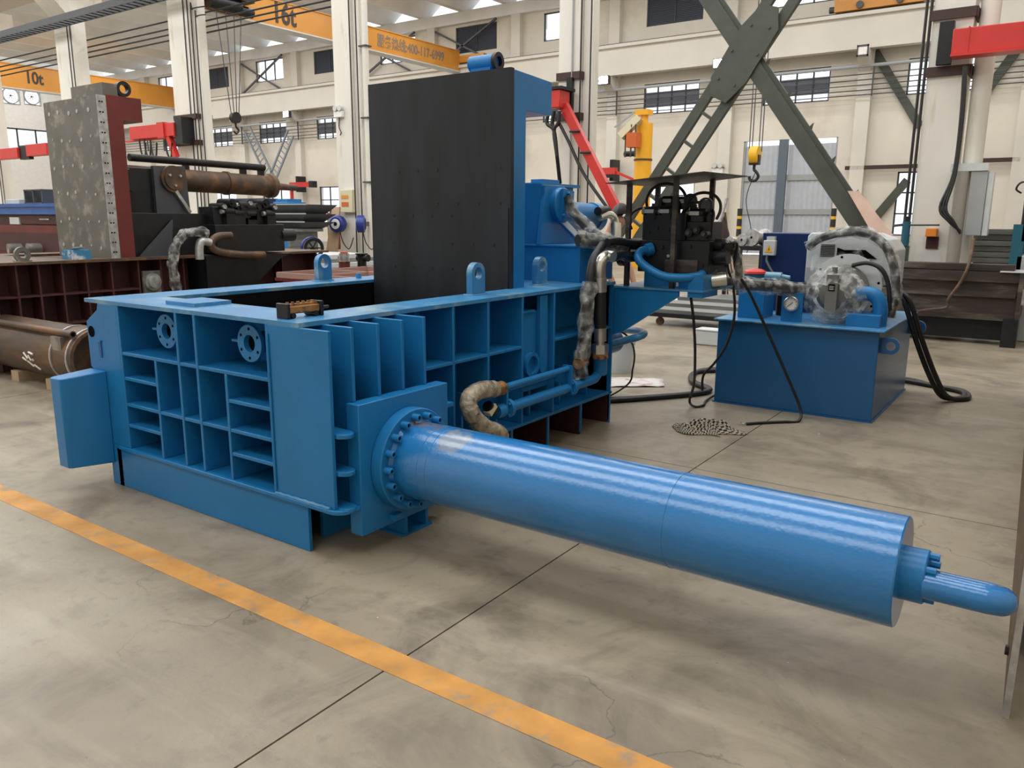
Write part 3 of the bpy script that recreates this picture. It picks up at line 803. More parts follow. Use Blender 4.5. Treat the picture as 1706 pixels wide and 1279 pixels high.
# front grid: upright plates and shelves
for x, z0, z1 in ((-1.555, H0, H1), (-1.21, H0, .815), (-.985, H0, H1), (-.82, H0, H1), (-.58, H0, .815), (-.235, H0, H1)):
    B.part('upright_plate', MB().box(x - th / 2, 0, z0, x + th / 2, .30, z1), BLUE, bevel=.003)
for x0, x1, z in ((-1.545, -.995, .825), (-.975, -.83, .825), (-.81, -.245, .825), (-1.545, -1.22, .678), (-.57, -.245, .678), (-1.545, -1.22, .522), (-1.2, -.995, .522), (-.975, -.83, .522), (-.81, -.59, .522), (-.57, -.245, .522), (-1.545, -1.22, .396), (-.57, -.245, .396)):
    B.part('shelf_plate', MB().box(x0, 0.002, z - th / 2, x1, .30, z + th / 2), BLUE, bevel=.003)
# bottom slab with rounded corner, and skirts below it
def arc(cx, cy, r, a0, a1, n=6): return [(cx + r * math.cos(a0 + (a1 - a0) * i / n), cy + r * math.sin(a0 + (a1 - a0) * i / n)) for i in range(n + 1)]
slab = [(-1.66, -.012)] + arc(.17, .06, .075, -PI / 2, 0) + [(.245, .118), (0.0, .118), (0, 3.12), (-1.76, 3.12), (-1.76, .1)]
B.part('bottom_slab', MB().prism(slab, 'z', H0 - .022, H0), BLUE, bevel=.004)
B.part('front_skirt', MB().box(-1.66, 0.0, 0, 0.0, .02, H0 - .022), BLUE, bevel=.003)
for y in (.5, 1.0, 1.73, 2.18, 2.64, 3.09):
    B.part('foot_plate', MB().box(-1.68, y - .012, 0, -.015, y + .012, H0 - .022), RED2 if y > 1.2 else BLUE, 'maroon foot plate' if y > 1.2 else None)
B.part('inner_foot', MB().box(-.10, .16, 0, -.08, 1.6, H0 - .022), BLUE)
for y in (1.73, 2.18, 2.64, 3.09): B.part('foot_edge', MB().box(-.0148, y - .010, 0.02, -.004, y + .010, H0 - .022), BLUE)
# front plate on the right and the four ribs beside it
B.part('front_plate', MB().box(-.225, 0.0, H0, .19, .02, H1), BLUE, bevel=.003)
for y in (.15, .32, .49, .655):
    B.part('rib', MB().prism([(-.25, H0), (.168, H0), (.168, .748), (.19, .748), (.19, H1 + .002), (-.25, H1 + .002)], 'y', y - .01, y + .01), BLUE, bevel=.003)
# left front plate with chamfer, hole and slot; box bolted to it
lp = [(-1.565, H0), (-1.565, H1), (-1.76, H1), (-1.775, 1.06), (-1.905, .985), (-1.905, .715), (-1.885, .70), (-1.885, H0)]
lpo = B.part('left_front_plate', MB().prism(lp, 'y', 0, .035), BLUE, bevel=.003)
B.part('hole', MB().ring((-1.857, -.002, .926), (0, 1, 0), .001, .034, .003, 20), DARKHOLE, under=lpo)
B.part('slot', MB().box(-1.785, -.006, .778, -1.758, .0, .872), mat('slot_shadow_paint', (0.016, 0.10, 0.27), 0.5), under=lpo)
B.part('slot_lip', MB().box(-1.80, -.012, .872, -1.75, .0, .882), BLUE, under=lpo)
bx = [(-1.895, -.235), (-1.88, -.255), (-1.78, -.255), (-1.765, -.235), (-1.735, -.0), (-1.905, -.0)]
n = len(bx); bo = MB().add([(x, y, .70 + y * .06) for x, y in bx] + [(x, y, .135 - y * .07) for x, y in bx], [tuple(range(n)), tuple(range(2 * n - 1, n - 1, -1))] + [(i, n + i, n + (i + 1) % n, (i + 1) % n) for i in range(n)])
B.part('lock_box', bo, BLUE, bevel=.006)
B.part('toe_bracket', MB().prism([(-1.90, .12), (-1.90, .085), (-1.83, .04), (-1.76, .02), (-1.70, .02), (-1.70, .14)], 'y', .10, .13), BLUE)
B.part('toe_plate', MB().box(-1.775, .0, 0, -1.662, .02, H0), BLUE)
B.part('toe_foot', MB().box(-1.70, .0, 0, -1.662, .5, H0 - .022), BLUE)
# two round flanges in the upper pockets
for x in (-1.172, -.45):
    FY, FZ = .06, .978
    f = B.part('round_flange', MB().ring((x, FY, FZ), (0, 1, 0), .044, .094, .02, 36), BLUE)
    B.part('tube', MB().ring((x, FY + .02, FZ), (0, 1, 0), .044, .055, .13, 28), BLUE, under=f)
    B.part('bore', MB().ring((x, FY + .03, FZ), (0, 1, 0), .001, .052, .004, 28), DARKHOLE, under=f)
    for q in range(6):
        a = q * PI / 3 + .5
        B.part('bolt_hole', MB().cyl((x + .074 * math.cos(a), FY - .001, FZ + .074 * math.sin(a)), (x + .074 * math.cos(a), FY + .003, FZ + .074 * math.sin(a)), .008, n=10), DARKHOLE, under=f)
    B.part('stiffener', MB().box(x - .17, .08, FZ - .006, x - .05, .2, FZ + .006), BLUE, under=f)
# long side: uprights and shelves
for y in (1.13, 1.47, 1.845, 2.235):
    B.part('side_upright', MB().box(-.25, y - .01, H0, -.002, y + .01, H1), BLUE, bevel=.003)
for y0, y1 in ((.665, 1.12), (1.14, 1.46), (1.48, 1.835), (2.245, 3.08)):
    B.part('side_shelf', MB().box(-.25, y0, .76, -.002, y1, .78), BLUE, bevel=.003)
for y in (.99, 1.30, 1.64): B.part('inner_web', MB().box(-.25, y - .008, .30, -.17, y + .008, H1), BLUE)
for y in (1.30, 1.66, 2.05, 2.45, 2.85): B.part('lower_web', MB().box(-.25, y - .008, H0, -.08, y + .008, .55), BLUE)
B.part('end_plate', MB().box(-.25, 3.08, .0, .0, 3.10, H1), BLUE)
# adjuster pocket between the third and fourth upright
B.part('adjuster_plate', MB().box(-.06, 1.857, .45, -.045, 2.223, .99), BLUE)
B.part('adjuster_top', MB().box(-.186, 1.857, .985, -.03, 2.03, 1.0), BLUE)
B.part('adjuster_bar', MB().prism([(2.07, .60), (2.085, .565), (2.115, .55), (2.145, .565), (2.16, .60), (2.16, 1.09), (2.07, 1.09)], 'x', -.044, -.012), BLUE, bevel=.003)
B.part('adjuster_hook', MB().ring((-.045, 1.99, .63), (1, 0, 0), .06, .085, .03, 24), BLUE)
# lifting lugs on the rim
for x, y in ((-.20, 1.60), (-.30, 2.50), (-1.80, 1.77)):
    lg = B.part('lifting_lug', MB().lug((x, y, H1 + .02), .135, .205, .045, .038), BLUET)
    B.part('weld_bead', MB().tube([(x - .03, y - .085, H1 + .024), (x + .03, y - .07, H1 + .024), (x + .03, y + .07, H1 + .024), (x - .03, y + .085, H1 + .024)], .008, 6, 3), BLUET, under=lg)
B.part('rim_stud', MB().cyl((-1.78, 2.12, H1 + .02), (-1.78, 2.12, H1 + .06), .022, n=8), BLUET, under=rimo)

B.part('weld_bead', MB().tube([(-.225 + i * .03, -.006, H0 + .003 + .003 * (i % 2)) for i in range(14)], .008, 8, 3), BLUET)
B.part('weld_bead', MB().tube([(-.222, -.004, H0 + .02 + i * .06) for i in range(14)], .005, 6, 2), BLUE)

# ---- raised lid: black wear face, blue F-shaped side
lid = B.part('lid', MB().prism([(2.10, H1 - .3), (2.245, H1 - .3), (2.25, 2.31), (2.575, 2.31), (2.575, 2.535), (2.06 + .04, 2.555)], 'x', -1.545, -.264), BLUE, bevel=.004)
face = B.part('wear_plate', MB().box(-1.552, 2.06, H1 - .3, -.258, 2.10, 2.56), BLACKPL, 'black steel wear plates on the lid face', under=lid)
B.part('lower_wear_plate', MB().box(-1.46, 2.052, H1 - .3, -.27, 2.06, 1.665), BLACKPL, under=lid)
DIMP = mat('dimple_black', (0.010, 0.010, 0.012), 0.5)
rowz = [(1.25, (0, 1.0)), (1.43, (0, 1)), (1.615, (0, 1)), (1.735, (0, 1)), (1.93, (0, 1))]
for ri, z in enumerate((1.24, 1.42, 1.615, 1.70, 1.93)):
    for ci in range(6):
        if (ri * 5 + ci * 3) % 7 in (1, 4): continue
        x = -1.32 + ci * .185 + (.05 if ri in (3, 4) else 0)
        y = 2.052 if z < 1.66 else 2.06
        B.part('bolt_dimple', MB().ring((x, y - .003, z), (0, 1, 0), .004, .013, .004, 12), DIMP, under=lid)
q0, q1 = at(786, 108, 'y', 2.36), at(826, 106, 'y', 2.36)
B.part('top_hinge_tube', MB().cyl((q0.x, 2.36, q0.z), (q1.x, 2.36, q0.z), .055, n=20), BLUE, under=lid)
B.part('hinge_saddle', MB().box(q0.x + .02, 2.32, 2.53, q1.x - .02, 2.40, q0.z), BLUE, under=lid)
B.part('top_lug', MB().ring((q1.x, 2.36, q0.z), (1, 0, 0), .035, .062, .03, 24), SLATE, under=lid)

# ---- ram block, ring flange, bolts, long cylinder, eye
B.part('ram_block', MB().box(.17, .113, .10, .25, .762, .747), BLUE, bevel=.004)
for z in (.25, .43, .61):
    B.part('block_lug', MB().prism([(.08, .02), (.205, .02)] + arc(.205, .065, .045, -PI / 2, PI / 2) + [(.08, .113)], 'z', z - .011, z + .011), BLUE, bevel=.003)
for z in (.43, .61): B.part('block_lug', MB().box(.06, .762, z - .01, .22, .85, z + .01), BLUE)
B.part('block_foot', MB().box(.08, .42, 0, .24, .44, .10).box(.08, .58, 0, .24, .60, .10).box(.06, .40, 0, .25, .62, .012), BLUE)
YC, ZC, RC = .436, .42, .192
A0 = V((0, YC, ZC))
fl_ = B.part('ring_flange', MB().lathe(A0, (1, 0, 0), [(.25, RC), (.25, .252), (.255, .257), (.312, .257), (.317, .252), (.317, RC - .002)], 64), BLUE)
nb = 17
bolt = MB().lathe(A0 + V((.317, .222, 0)), (1, 0, 0), [(0, .0175), (.040, .0175), (.043, .015), (.043, .010), (.022, .010), (.022, .0001)], 16)
dark = MB().cyl(A0 + V((.345, .222, 0)), A0 + V((.352, .222, 0)), .0098, n=12)  # black disc painting the shade inside the blue bolt recess
for q in range(nb):
    a = 2 * PI * (q + .5) / nb
    M_ = Matrix.Translation(A0) @ Matrix.Rotation(a, 4, 'X') @ Matrix.Translation(-A0)
    if q == 0:
        bo_ = []
    m2 = MB(); m2.v = [M_ @ p for p in bolt.v]; m2.f = list(bolt.f)
    bb = B.part('cap_bolt', m2, BLUE, under=fl_)
    m3_ = MB(); m3_.v = [M_ @ p for p in dark.v]; m3_.f = list(dark.f)
    B.part('socket_shade', m3_, DARKHOLE, under=fl_)
cy = B.part('ram_cylinder', MB().lathe(A0, (1, 0, 0), [(.317, RC + .012), (.325, RC + .006), (.335, RC), (.60, RC), (1.0, RC), (1.5, RC), (2.0, RC), (2.525, RC), (2.53, RC - .004), (2.53, .0001)], 96), BLUEC, ang=22)
for sx in (.48, .53, 1.72): B.part('weld_seam', MB().lathe(A0, (1, 0, 0), [(sx - .003, RC - .001), (sx - .0015, RC + .0016), (sx + .0015, RC + .0016), (sx + .003, RC - .001)], 96), BLUEC, under=cy)
B.part('end_boss', MB().lathe(A0, (1, 0, 0), [(2.53, .092), (2.60, .092), (2.604, .088), (2.604, .0001)], 40), BLUE, under=cy)
for q in range(6):
    a = q * PI / 3 + .35
    p = A0 + V((2.604, .073 * math.cos(a), .073 * math.sin(a)))
    B.part('boss_bolt', MB().cyl(p, p + V((.03, 0, 0)), .014, n=8), BLUE, under=cy)
ey = []
for i in range(11):
    a = -PI / 2 + PI * i / 10
    ey.append(A0 + V((2.765 + .056 * math.cos(a), .050 * math.sin(a), -.022 - .016 * math.sin(a))))
ey = [A0 + V((x_, -.05, -.006)) for x_ in (2.60, 2.66, 2.71)] + ey + [A0 + V((x_, .05, -.038)) for x_ in (2.71, 2.66, 2.60)]
B.part('lifting_eye', MB().tube(ey, .047, 20, 4), BLUEC, under=cy)
B.part('flange_nub', MB().box(.25, .30, .125, .285, .36, .155), BLUE, under=fl_)

# ---- upper frame behind the lid
B.part('rear_box', MB().box(-1.70, 2.82, H1 + .022, -.15, 3.35, 1.385).box(-1.71, 2.81, 1.385, -.14, 3.42, 1.40), BLUE, bevel=.003)
for x in (-.50, -1.28):
    cv = B.part('clevis_plate', MB().prism([(2.80, 1.40), (3.39, 1.40), (3.18, 1.65), (3.165, 1.85), (2.88, 1.85)], 'x', x - .03, x), BLUE, bevel=.003)
B.part('clevis_front', MB().prism([(-1.25, 1.40), (-.53, 1.40), (-.53, 1.86), (-1.25, 1.86)], 'y', 2.86, 2.885), BLUE)
tk = at(930, 342, 'x', -.5)
kp = B.part('keep_plate', MB().lathe((-.5, tk.y + .0, tk.z), (1, 0, 0), [(0, .135), (.05, .135), (.055, .13), (.055, .0001)], 32), BLUE)
B.part('keep_bar', MB().prism([(tk.y - .07, tk.z - .12), (tk.y + .10, tk.z - .12), (tk.y + .12, tk.z + .11), (tk.y - .05, tk.z + .12)], 'x', -.445, -.425), BLUE, under=kp)
for dy, dz in ((-.05, -.08), (.08, -.08), (.02, .09)): B.part('keep_bolt', MB().cyl((-.426, tk.y + dy, tk.z + dz), (-.40, tk.y + dy, tk.z + dz), .018, n=6), BLUE, under=kp)
# brace rib in white primer
p0 = at(936, 366, 'x', -.49); p1 = at(966, 397, 'x', -.49)
B.part('clevis_rib', MB().bar(p0, p1, .05, .014, (1, 0, 0)), WHITE)
# lid cylinder
lc = B.part('lid_cylinder', MB().lathe((-.88, 3.0, 1.655), (0, 1, -.035), [(-.1, .0001), (-.1, .125), (1.25, .125), (1.26, .12), (1.26, .135), (1.36, .135), (1.37, .12), (1.37, .0001)], 32), BLUE)
B.part('terminal_bracket', MB().box(-.96, 3.25, 1.78, -.80, 3.80, 1.86).box(-1.0, 3.2, 1.86, -.76, 3.85, 1.885).box(-.95, 3.35, 1.885, -.82, 3.6, 1.92), BLUE, under=lc)
e = at(1003, 357, 'x', -.75)
B.part('steel_elbow', MB().tube([at(998, 362, 'x', -.7), at(1012, 357, 'x', -.68), at(1022, 362, 'x', -.66), at(1026, 378, 'x', -.64), at(1026, 396, 'x', -.62)], .036, 14), ZINC, 'zinc-plated pipe elbow', under=lc)
B.part('elbow_nipple', MB().cyl(at(1026, 372, 'x', -.64), at(1026, 398, 'x', -.62), .05, n=18), ZINC, under=lc)
B.part('hose_block', MB().cyl(at(996, 352, 'x', -.7), at(1012, 350, 'x', -.7), .04, n=14), SLATE, under=lc)
# film-wrapped hose from the lid cylinder to the valve
wrapped(B, 'wrapped_hose', [at(944, 326, 'x', -.42), at(950, 345, 'x', -.40), at(962, 362, 'x', -.34), at(978, 378, 'x', -.25), at(995, 392, 'x', -.15), at(1018, 402, 'x', -.05), at(1042, 407, 'x', .05)], .05, 'hose wrapped in crumpled clear film')
wrapped(B, 'wrapped_hose', [at(962, 400, 'x', -.16), at(985, 400, 'x', -.1), at(1010, 404, 'x', -.02), at(1040, 410, 'x', .04)], .06, 'hose wrapped in crumpled clear film')

# ---- valve platform and valve bank with its little roof
PY = 3.11
B.part('platform_gusset', MB().prism([(-.03, .70), (.07, .73), (.53, 1.035), (.53, 1.075), (-.03, 1.075)], 'y', PY, PY + .02), BLUE)
B.part('platform_deck', MB().box(-.03, PY - .01, 1.075, .72, PY + .62, 1.09), BLUET)
B.part('platform_end', MB().box(.60, PY + .0, 1.035, .715, PY + .3, 1.20), BLUE)
B.part('riser_box', MB().box(.18, PY + .14, 1.09, .56, PY + .52, 1.20), BLUE)
vb = B.part('valve_block', MB().box(.13, PY + .12, 1.20, .70, PY + .50, 1.44), SLATE, 'black hydraulic valve block', bevel=.004)
vt = B.part('valve_stack', MB().box(.15, PY + .14, 1.44, .50, PY + .46, 1.64).box(.50, PY + .16, 1.44, .68, PY + .42, 1.58), SLATE, bevel=.004)
for x, y, z in ((.215, PY + .16, 1.655), (.34, PY + .16, 1.655), (.29, PY + .30, 1.735), (.42, PY + .28, 1.73), (.56, PY + .20, 1.64)):
    B.part('solenoid_label', MB().box(x - .045, y - .040, z - .014, x + .03, y - .036, z + .014), LGREY, under=vt)
    so = B.part('solenoid', MB().cyl((x - .05, y, z), (x + .06, y, z), .036, n=16).box(x - .035, y - .03, z - .06, x + .04, y + .04, z), SLATE, under=vt)
    B.part('solenoid_cap', MB().cyl((x - .075, y, z), (x - .05, y, z), .028, n=14), ZINC, under=vt)
for x, z in ((.2, 1.50), (.27, 1.53), (.36, 1.52)): B.part('port_plug', MB().cyl((x, PY + .13, z), (x, PY + .145, z), .018, n=6), SLATE, under=vt)
for x0, z0, r in ((.56, 1.60, .12), (.60, 1.66, .13), (.3, 1.70, .16), (.12, 1.56, .12)):
    c = V((x0, PY + .22, z0)); pts = [c + V((r * math.cos(a), .03 * math.sin(2 * a), r * math.sin(a))) for a in [(-.5 + i * .5) for i in range(9)]]
    B.part('pilot_hose', MB().tube(pts, .011, 8, 4), RUB, under=vt)
for x in (.53, .60, .66): B.part('spool_cap', MB().cyl((x, PY + .2, 1.46), (x, PY + .2, 1.62), .03, n=14), SLATE, under=vt)
for (x, z, r) in ((.19, 1.665, .022), (.245, 1.70, .02), (.385, 1.70, .026), (.46, 1.68, .02), (.52, 1.655, .03), (.64, 1.60, .03)):
    cb = B.part('cartridge', MB().cyl((x, PY + .24, z - .06), (x, PY + .24, z + .03), r, n=14).cyl((x, PY + .24, z + .03), (x, PY + .24, z + .05), r * .7, n=6), SLATE, under=vt)
for (x, z) in ((.54, 1.50), (.60, 1.52), (.66, 1.49)):
    B.part('coil', MB().cyl((x, PY + .10, z), (x, PY + .17, z), .028, n=14), SLATE, under=vt)
    B.part('coil_nut', MB().cyl((x, PY + .085, z), (x, PY + .10, z), .016, n=6), DGREY, under=vt)
for (x, z, r) in ((.62, 1.70, .055), (.50, 1.735, .05)):
    B.part('hose_ring', MB().ring((x, PY + .2, z), (0, 1, 0), r - .014, r, .022, 24), SLATE, under=vt)
    B.part('ring_face', MB().cyl((x, PY + .205, z), (x, PY + .215, z), r - .016, n=20), DGREY, under=vt)
for (x, z) in ((.16, 1.39), (.24, 1.40), (.33, 1.39), (.44, 1.24), (.55, 1.40), (.65, 1.26), (.18, 1.25)):
    B.part('block_plug', MB().cyl((x, PY + .105, z), (x, PY + .12, z), .016, n=6), SLATE, under=vb)
B.part('block_bolt', MB().cyl((.385, PY + .108, 1.325), (.385, PY + .12, 1.325), .012, n=12), ZINC, under=vb)
B.part('block_plate', MB().box(.36, PY + .108, 1.205, .62, PY + .119, 1.30), RUST2, under=vb)
wrapped(B, 'drain_hose', [V((.80, PY + .25, 1.40)), at(1208, 408, 'y', PY + .4), at(1222, 418, 'y', PY + .45), at(1230, 440, 'y', PY + .5), at(1231, 462, 'y', PY + .55)], .042, 'black hose with torn film right of the valve block')
B.part('feed_hose', MB().tube([at(1012, 404, 'x', .08), at(1030, 402, 'x', .10), at(1050, 405, 'x', .12), V((.13, PY + .2, 1.41))], .03, 12, 6), RUB)
B.part('feed_hose', MB().tube([at(1020, 428, 'x', .16), at(1034, 424, 'x', .14), at(1048, 428, 'x', .13), V((.13, PY + .2, 1.32))], .04, 12, 6), SLATE)
B.part('side_port', MB().cyl((.70, PY + .25, 1.32), (.80, PY + .25, 1.33), .06, n=18).cyl((.70, PY + .25, 1.41), (.76, PY + .25, 1.41), .05, n=18), SLATE, under=vb)
B.part('side_port', MB().cyl((-.02, PY + .2, 1.32), (.13, PY + .2, 1.32), .055, n=18).cyl((-.06, PY + .2, 1.41), (.13, PY + .2, 1.41), .04, n=18), SLATE, under=vb)
B.part('split_flange', MB().cyl((-.06, PY + .2, 1.32), (-.02, PY + .2, 1.32), .09, n=20), SLATE, under=vb)
# roof plate on posts
cz = lambda x: 1.855 + (x - .03) * .065
cp = [(-.02, 2.95), (.80, 2.80), (.84, 3.56), (.04, 3.84)]
cn = MB().add([(x, y, cz(x)) for x, y in cp] + [(x, y, cz(x) + .006) for x, y in cp], [(0, 3, 2, 1), (4, 5, 6, 7)] + [(i, (i + 1) % 4, 4 + (i + 1) % 4, 4 + i) for i in range(4)])
B.part('valve_roof', cn, RUST2, 'rusty sheet steel roof over the valves')
for (px, y) in ((1048, PY + .06), (1125, PY + .05), (1185, PY + .42), (1095, PY + .55)):
    p = at(px, 350, 'y', y); B.part('roof_post', MB().box(p.x - .017, y - .017, 1.09, p.x + .017, y + .017, cz(p.x)), RUST2)
# blue return pipe
B.part('return_pipe', MB().tube([at(1080, 416, 'y', PY + .1), at(1066, 420, 'y', PY + .02), at(1064, 432, 'y', PY - .04), at(1078, 446, 'y', PY - .04), at(1105, 460, 'y', PY - .04), at(1135, 463, 'y', PY - .02), at(1160, 461, 'y', PY + .05), at(1172, 455, 'y', PY + .15)], .033, 16, 6), BLUE)
B.part('pipe_collar', MB().cyl(at(1076, 417, 'y', PY + .08), at(1086, 414, 'y', PY + .12), .048, n=16), BLUE)
B.part('white_tag', MB().box(.46, PY + .11, 1.10, .475, PY + .12, 1.16), WHITE)

# ---- side pipework
px_ = .10
B.part('upper_pipe', MB().cyl((px_, 1.49, .576), (px_, 2.27, .576), .021, n=16), BLUE)
B.part('inner_pipe', MB().cyl((.03, 1.62, .53), (.03, 2.2, .53), .021, n=16), BLUE)
lpz = .438
lpipe = B.part('lower_pipe', MB().tube([(px_, 1.42, lpz), (px_, 2.0, lpz), (px_, 2.55, lpz), (px_, 2.66, lpz + .015), (px_, 2.71, lpz + .07), (px_, 2.71, .60)], .034, 18, 6), BLUE)
for y in (1.52, 2.29):
    f = B.part('pipe_flange', MB().cyl((px_, y - .015, lpz), (px_, y + .015, lpz), .062, n=22), BLUE, under=lpipe)
    for q in range(4):
        a = q * PI / 2 + .78; B.part('flange_bolt', MB().cyl((px_ + .05 * math.cos(a), y - .035, lpz + .05 * math.sin(a)), (px_ + .05 * math.cos(a), y + .03, lpz + .05 * math.sin(a)), .009, n=6), BLUE, under=lpipe)
B.part('pipe_nipple', MB().cyl((px_, 1.40, lpz), (px_, 1.47, lpz), .045, n=18), BLUE, under=lpipe)
for y in (2.25, 1.47):
    B.part('pipe_clamp', MB().box(.06, y, .41, .135, y + .018, .60), BLUE)
    B.part('pipe_support', MB().box(-.25, y + .002, .47, .06, y + .016, .54), BLUE)
hp = [at(823, 648, 'x', .11), at(800, 650, 'x', .13), at(783, 662, 'x', .15), at(782, 680, 'x', .17), at(792, 698, 'x', .19), at(808, 712, 'x', .20), at(828, 720, 'x', .2), at(834, 728, 'x', .18)]
hw_ = B.part('wrapped_hose', MB().tube(hp, .052, 16, 8, wob=.06), TAN, 'hose wrapped in tan film beside the ram')
B.part('hose_fitting', MB().cyl(at(823, 650, 'x', .11), at(836, 646, 'x', .10), .045, n=12), ORST, under=hw_)
B.part('hose_clip', MB().bar(at(812, 690, 'x', .13), at(822, 674, 'x', .13), .05, .03), BEIGE, under=hw_)
B.part('clip_band', MB().cyl(at(812, 676, 'x', .12), at(822, 684, 'x', .12), .035, n=14), SLATE, under=hw_)
# wrapped hose and black hose hanging at the rear corner
hq = [at(1004, 408, 'x', .06), at(990, 430, 'x', .08), at(984, 455, 'x', .09), at(983, 478, 'x', .10)]
bh = B.part('black_hose', MB().tube(hq, .032, 14, 6), RUB)
wq = [at(983, 470, 'x', .10), at(979, 498, 'x', .10), at(976, 530, 'x', .10), at(975, 560, 'x', .10), at(970, 590, 'x', .10), at(967, 612, 'x', .10), at(968, 628, 'x', .10)]
wrapped(B, 'wrapped_hose', wq, .052, 'hanging hose wrapped in crumpled clear film')
B.part('hose_fitting', MB().cyl(at(962, 606, 'x', .10), at(972, 602, 'x', .10), .04, n=10), ORST)
XH = .14
B.part('steel_bend', MB().tube([at(1022, 428, 'x', XH + .05), at(1012, 426, 'x', XH), at(1003, 432, 'x', XH), at(1000, 446, 'x', XH), at(1000, 466, 'x', XH)], .040, 16, 6), ZINC, 'zinc-plated pipe bend')
B.part('ferrule', MB().cyl(at(1000, 463, 'x', XH), at(1000, 486, 'x', XH), .047, n=20), ZINC)
B.part('black_hose', MB().cyl(at(1000, 484, 'x', XH), at(1000, 548, 'x', XH), .042, n=18), RUB)
B.part('ferrule', MB().cyl(at(1000, 546, 'x', XH), at(1000, 568, 'x', XH), .045, n=20).cyl(at(1000, 568, 'x', XH), at(1000, 576, 'x', XH), .03, n=16), ZINC)
B.part('union_nut', MB().cyl(at(1000, 573, 'x', XH), at(1000, 588, 'x', XH), .062, n=6), ZINC)
B.part('union_seat', MB().cyl(at(1000, 588, 'x', XH), at(1000, 596, 'x', XH), .058, n=18), ORST)
B.part('riser_pipe', MB().cyl(at(1000, 595, 'x', XH - .02), at(1000, 622, 'x', XH - .03), .05, n=18), BLUE)
# U-shaped pipe behind the rear corner
B.part('rear_loop_pipe', MB().tube([at(1020, 573, 'y', 3.14), at(1045, 566, 'y', 3.14), at(1066, 560, 'y', 3.16), at(1073, 555, 'y', 3.3), at(1062, 551, 'y', 3.6), at(1035, 549, 'y', 3.8)], .03, 12, 6), BLUET)
B.part('rear_motor', MB().cyl((-.12, 3.12, .62), (-.12, 3.34, .62), .10, n=18), BLUE)
# paint-worn patch where the flange was handled

# ================================================================== hydraulic power unit
Pu = T('hydraulic_power_unit', 'blue oil tank power unit with film-wrapped pump and motor on top', 'power unit', (1.06, 5.07, 0))
TX0, TX1, TY0, TY1, TZ = .41, 1.72, 4.30, 5.86, .735
tank = Pu.part('tank', MB().box(TX0, TY0, 0.012, TX1, TY1, TZ), TANK, bevel=.004)
Pu.part('tank_base_lip', MB().box(TX0 - .012, TY0 - .012, 0, TX1 + .012, TY1 + .012, .012), TANK, under=tank)
Pu.part('tank_top', MB().box(TX0 - .03, TY0 - .035, TZ, TX1 + .04, TY1 + .03, TZ + .015), BLUET, under=tank, bevel=.003)
def sidelug(c, sgn):
    m = MB().lug((0, 0, 0), .13, .14, .03, .035, 'y'); out = MB()
    out.v = [V((c[0] + sgn * p.z, c[1] + p.y, c[2] + p.x)) for p in m.v]; out.f = list(m.f); return out
for c, sg in (((TX1, TY0 + .10, .62), 1), ((TX1, TY1 - .1, .62), 1), ((TX0, TY0 + .5, .62), -1)):
    Pu.part('tank_lug', sidelug(c, sg), TANK, under=tank)
TT = TZ + .015
Pu.part('riser_block', MB().box(.52, 4.46, TT, .745, 4.75, 1.04), BLUE, bevel=.004)
cab = Pu.part('control_cabinet', MB().box(.47, 5.18, TT, .95, 5.60, 1.475), NAVY, 'dark blue control cabinet', bevel=.006)
p = at(1284, 410, 'y', 5.17)
sw = Pu.part('switch_box', MB().box(p.x - .055, 5.12, p.z - .085, p.x + .055, 5.18, p.z + .055), LGREY, 'light grey switch box with a warning sign', under=cab, bevel=.006)
Pu.part('switch_cover', MB().box(p.x - .03, 5.13, p.z + .055, p.x + .045, 5.18, p.z + .09), LGREY, under=cab)
Pu.part('warning_triangle', MB().prism([(p.x - .035, p.z - .055), (p.x + .035, p.z - .055), (p.x, p.z + .015)], 'y', 5.117, 5.12), WARN, under=cab)
Pu.part('warning_bolt', MB().prism([(p.x - .004, p.z - .048), (p.x + .008, p.z - .022), (p.x - .001, p.z - .024), (p.x + .006, p.z - .002), (p.x - .008, p.z - .028), (p.x + .001, p.z - .026)], 'y', 5.115, 5.117), TXT, under=cab)
Pu.part('switch_cable', MB().tube([(p.x - .01, 5.13, p.z - .085), (p.x + .0, 5.09, p.z - .14), (p.x + .1, 5.0, p.z - .25), (p.x + .22, 4.95, p.z - .38)], .012, 8), RUB, under=cab)
# motor with its grey housing
mc = V((1.33, 4.75, 1.03))
Pu.part('motor_body', MB().lathe(mc, (0, 1, 0), [(.12, .0001), (.12, .25), (.80, .25), (.82, .24), (.98, .22), (.98, .0001)], 40), LGREY)
for q in range(18):
    a = q * 2 * PI / 18; d = V((math.cos(a), 0, math.sin(a)))
    Pu.part('cooling_fin', MB().bar(mc + d * .262 + V((0, .16, 0)), mc + d * .262 + V((0, .78, 0)), .03, .008, d.cross(V((0, 1, 0)))), LGREY)
def hbox(x0, x1, z0, z1, y0, y1):
    return MB().prism([(x0, z0), (x1, z0), (x1, z1 - .14), (x1 - .06, z1 - .05), (x1 - .2, z1), (x0 + .03, z1), (x0, z1 - .03)], 'y', y0, y1)
hs = Pu.part('motor_housing', hbox(.93, 1.66, TT + .3, 1.485, 5.0, 5.5), LGREY, 'light grey motor housing with vent slots', bevel=.01)
for i in range(8):
    z = 1.33 + i * .014 - .05; Pu.part('vent_slot', MB().box(1.05, 4.995, z, 1.17, 5.0, z + .006), DARKHOLE, under=hs)
Pu.part('housing_opening', MB().prism([(1.19, 1.27), (1.19, 1.36), (1.25, 1.34), (1.42, 1.345), (1.52, 1.27)], 'y', 4.993, 5.0), DARKHOLE, under=hs)
Pu.part('housing_flap', MB().box(.94, 4.99, TT + .3, 1.04, 5.0, 1.18), GREY, under=hs)
Pu.part('motor_foot', MB().box(1.05, 4.92, TT, 1.60, 5.6, .80), LGREY)
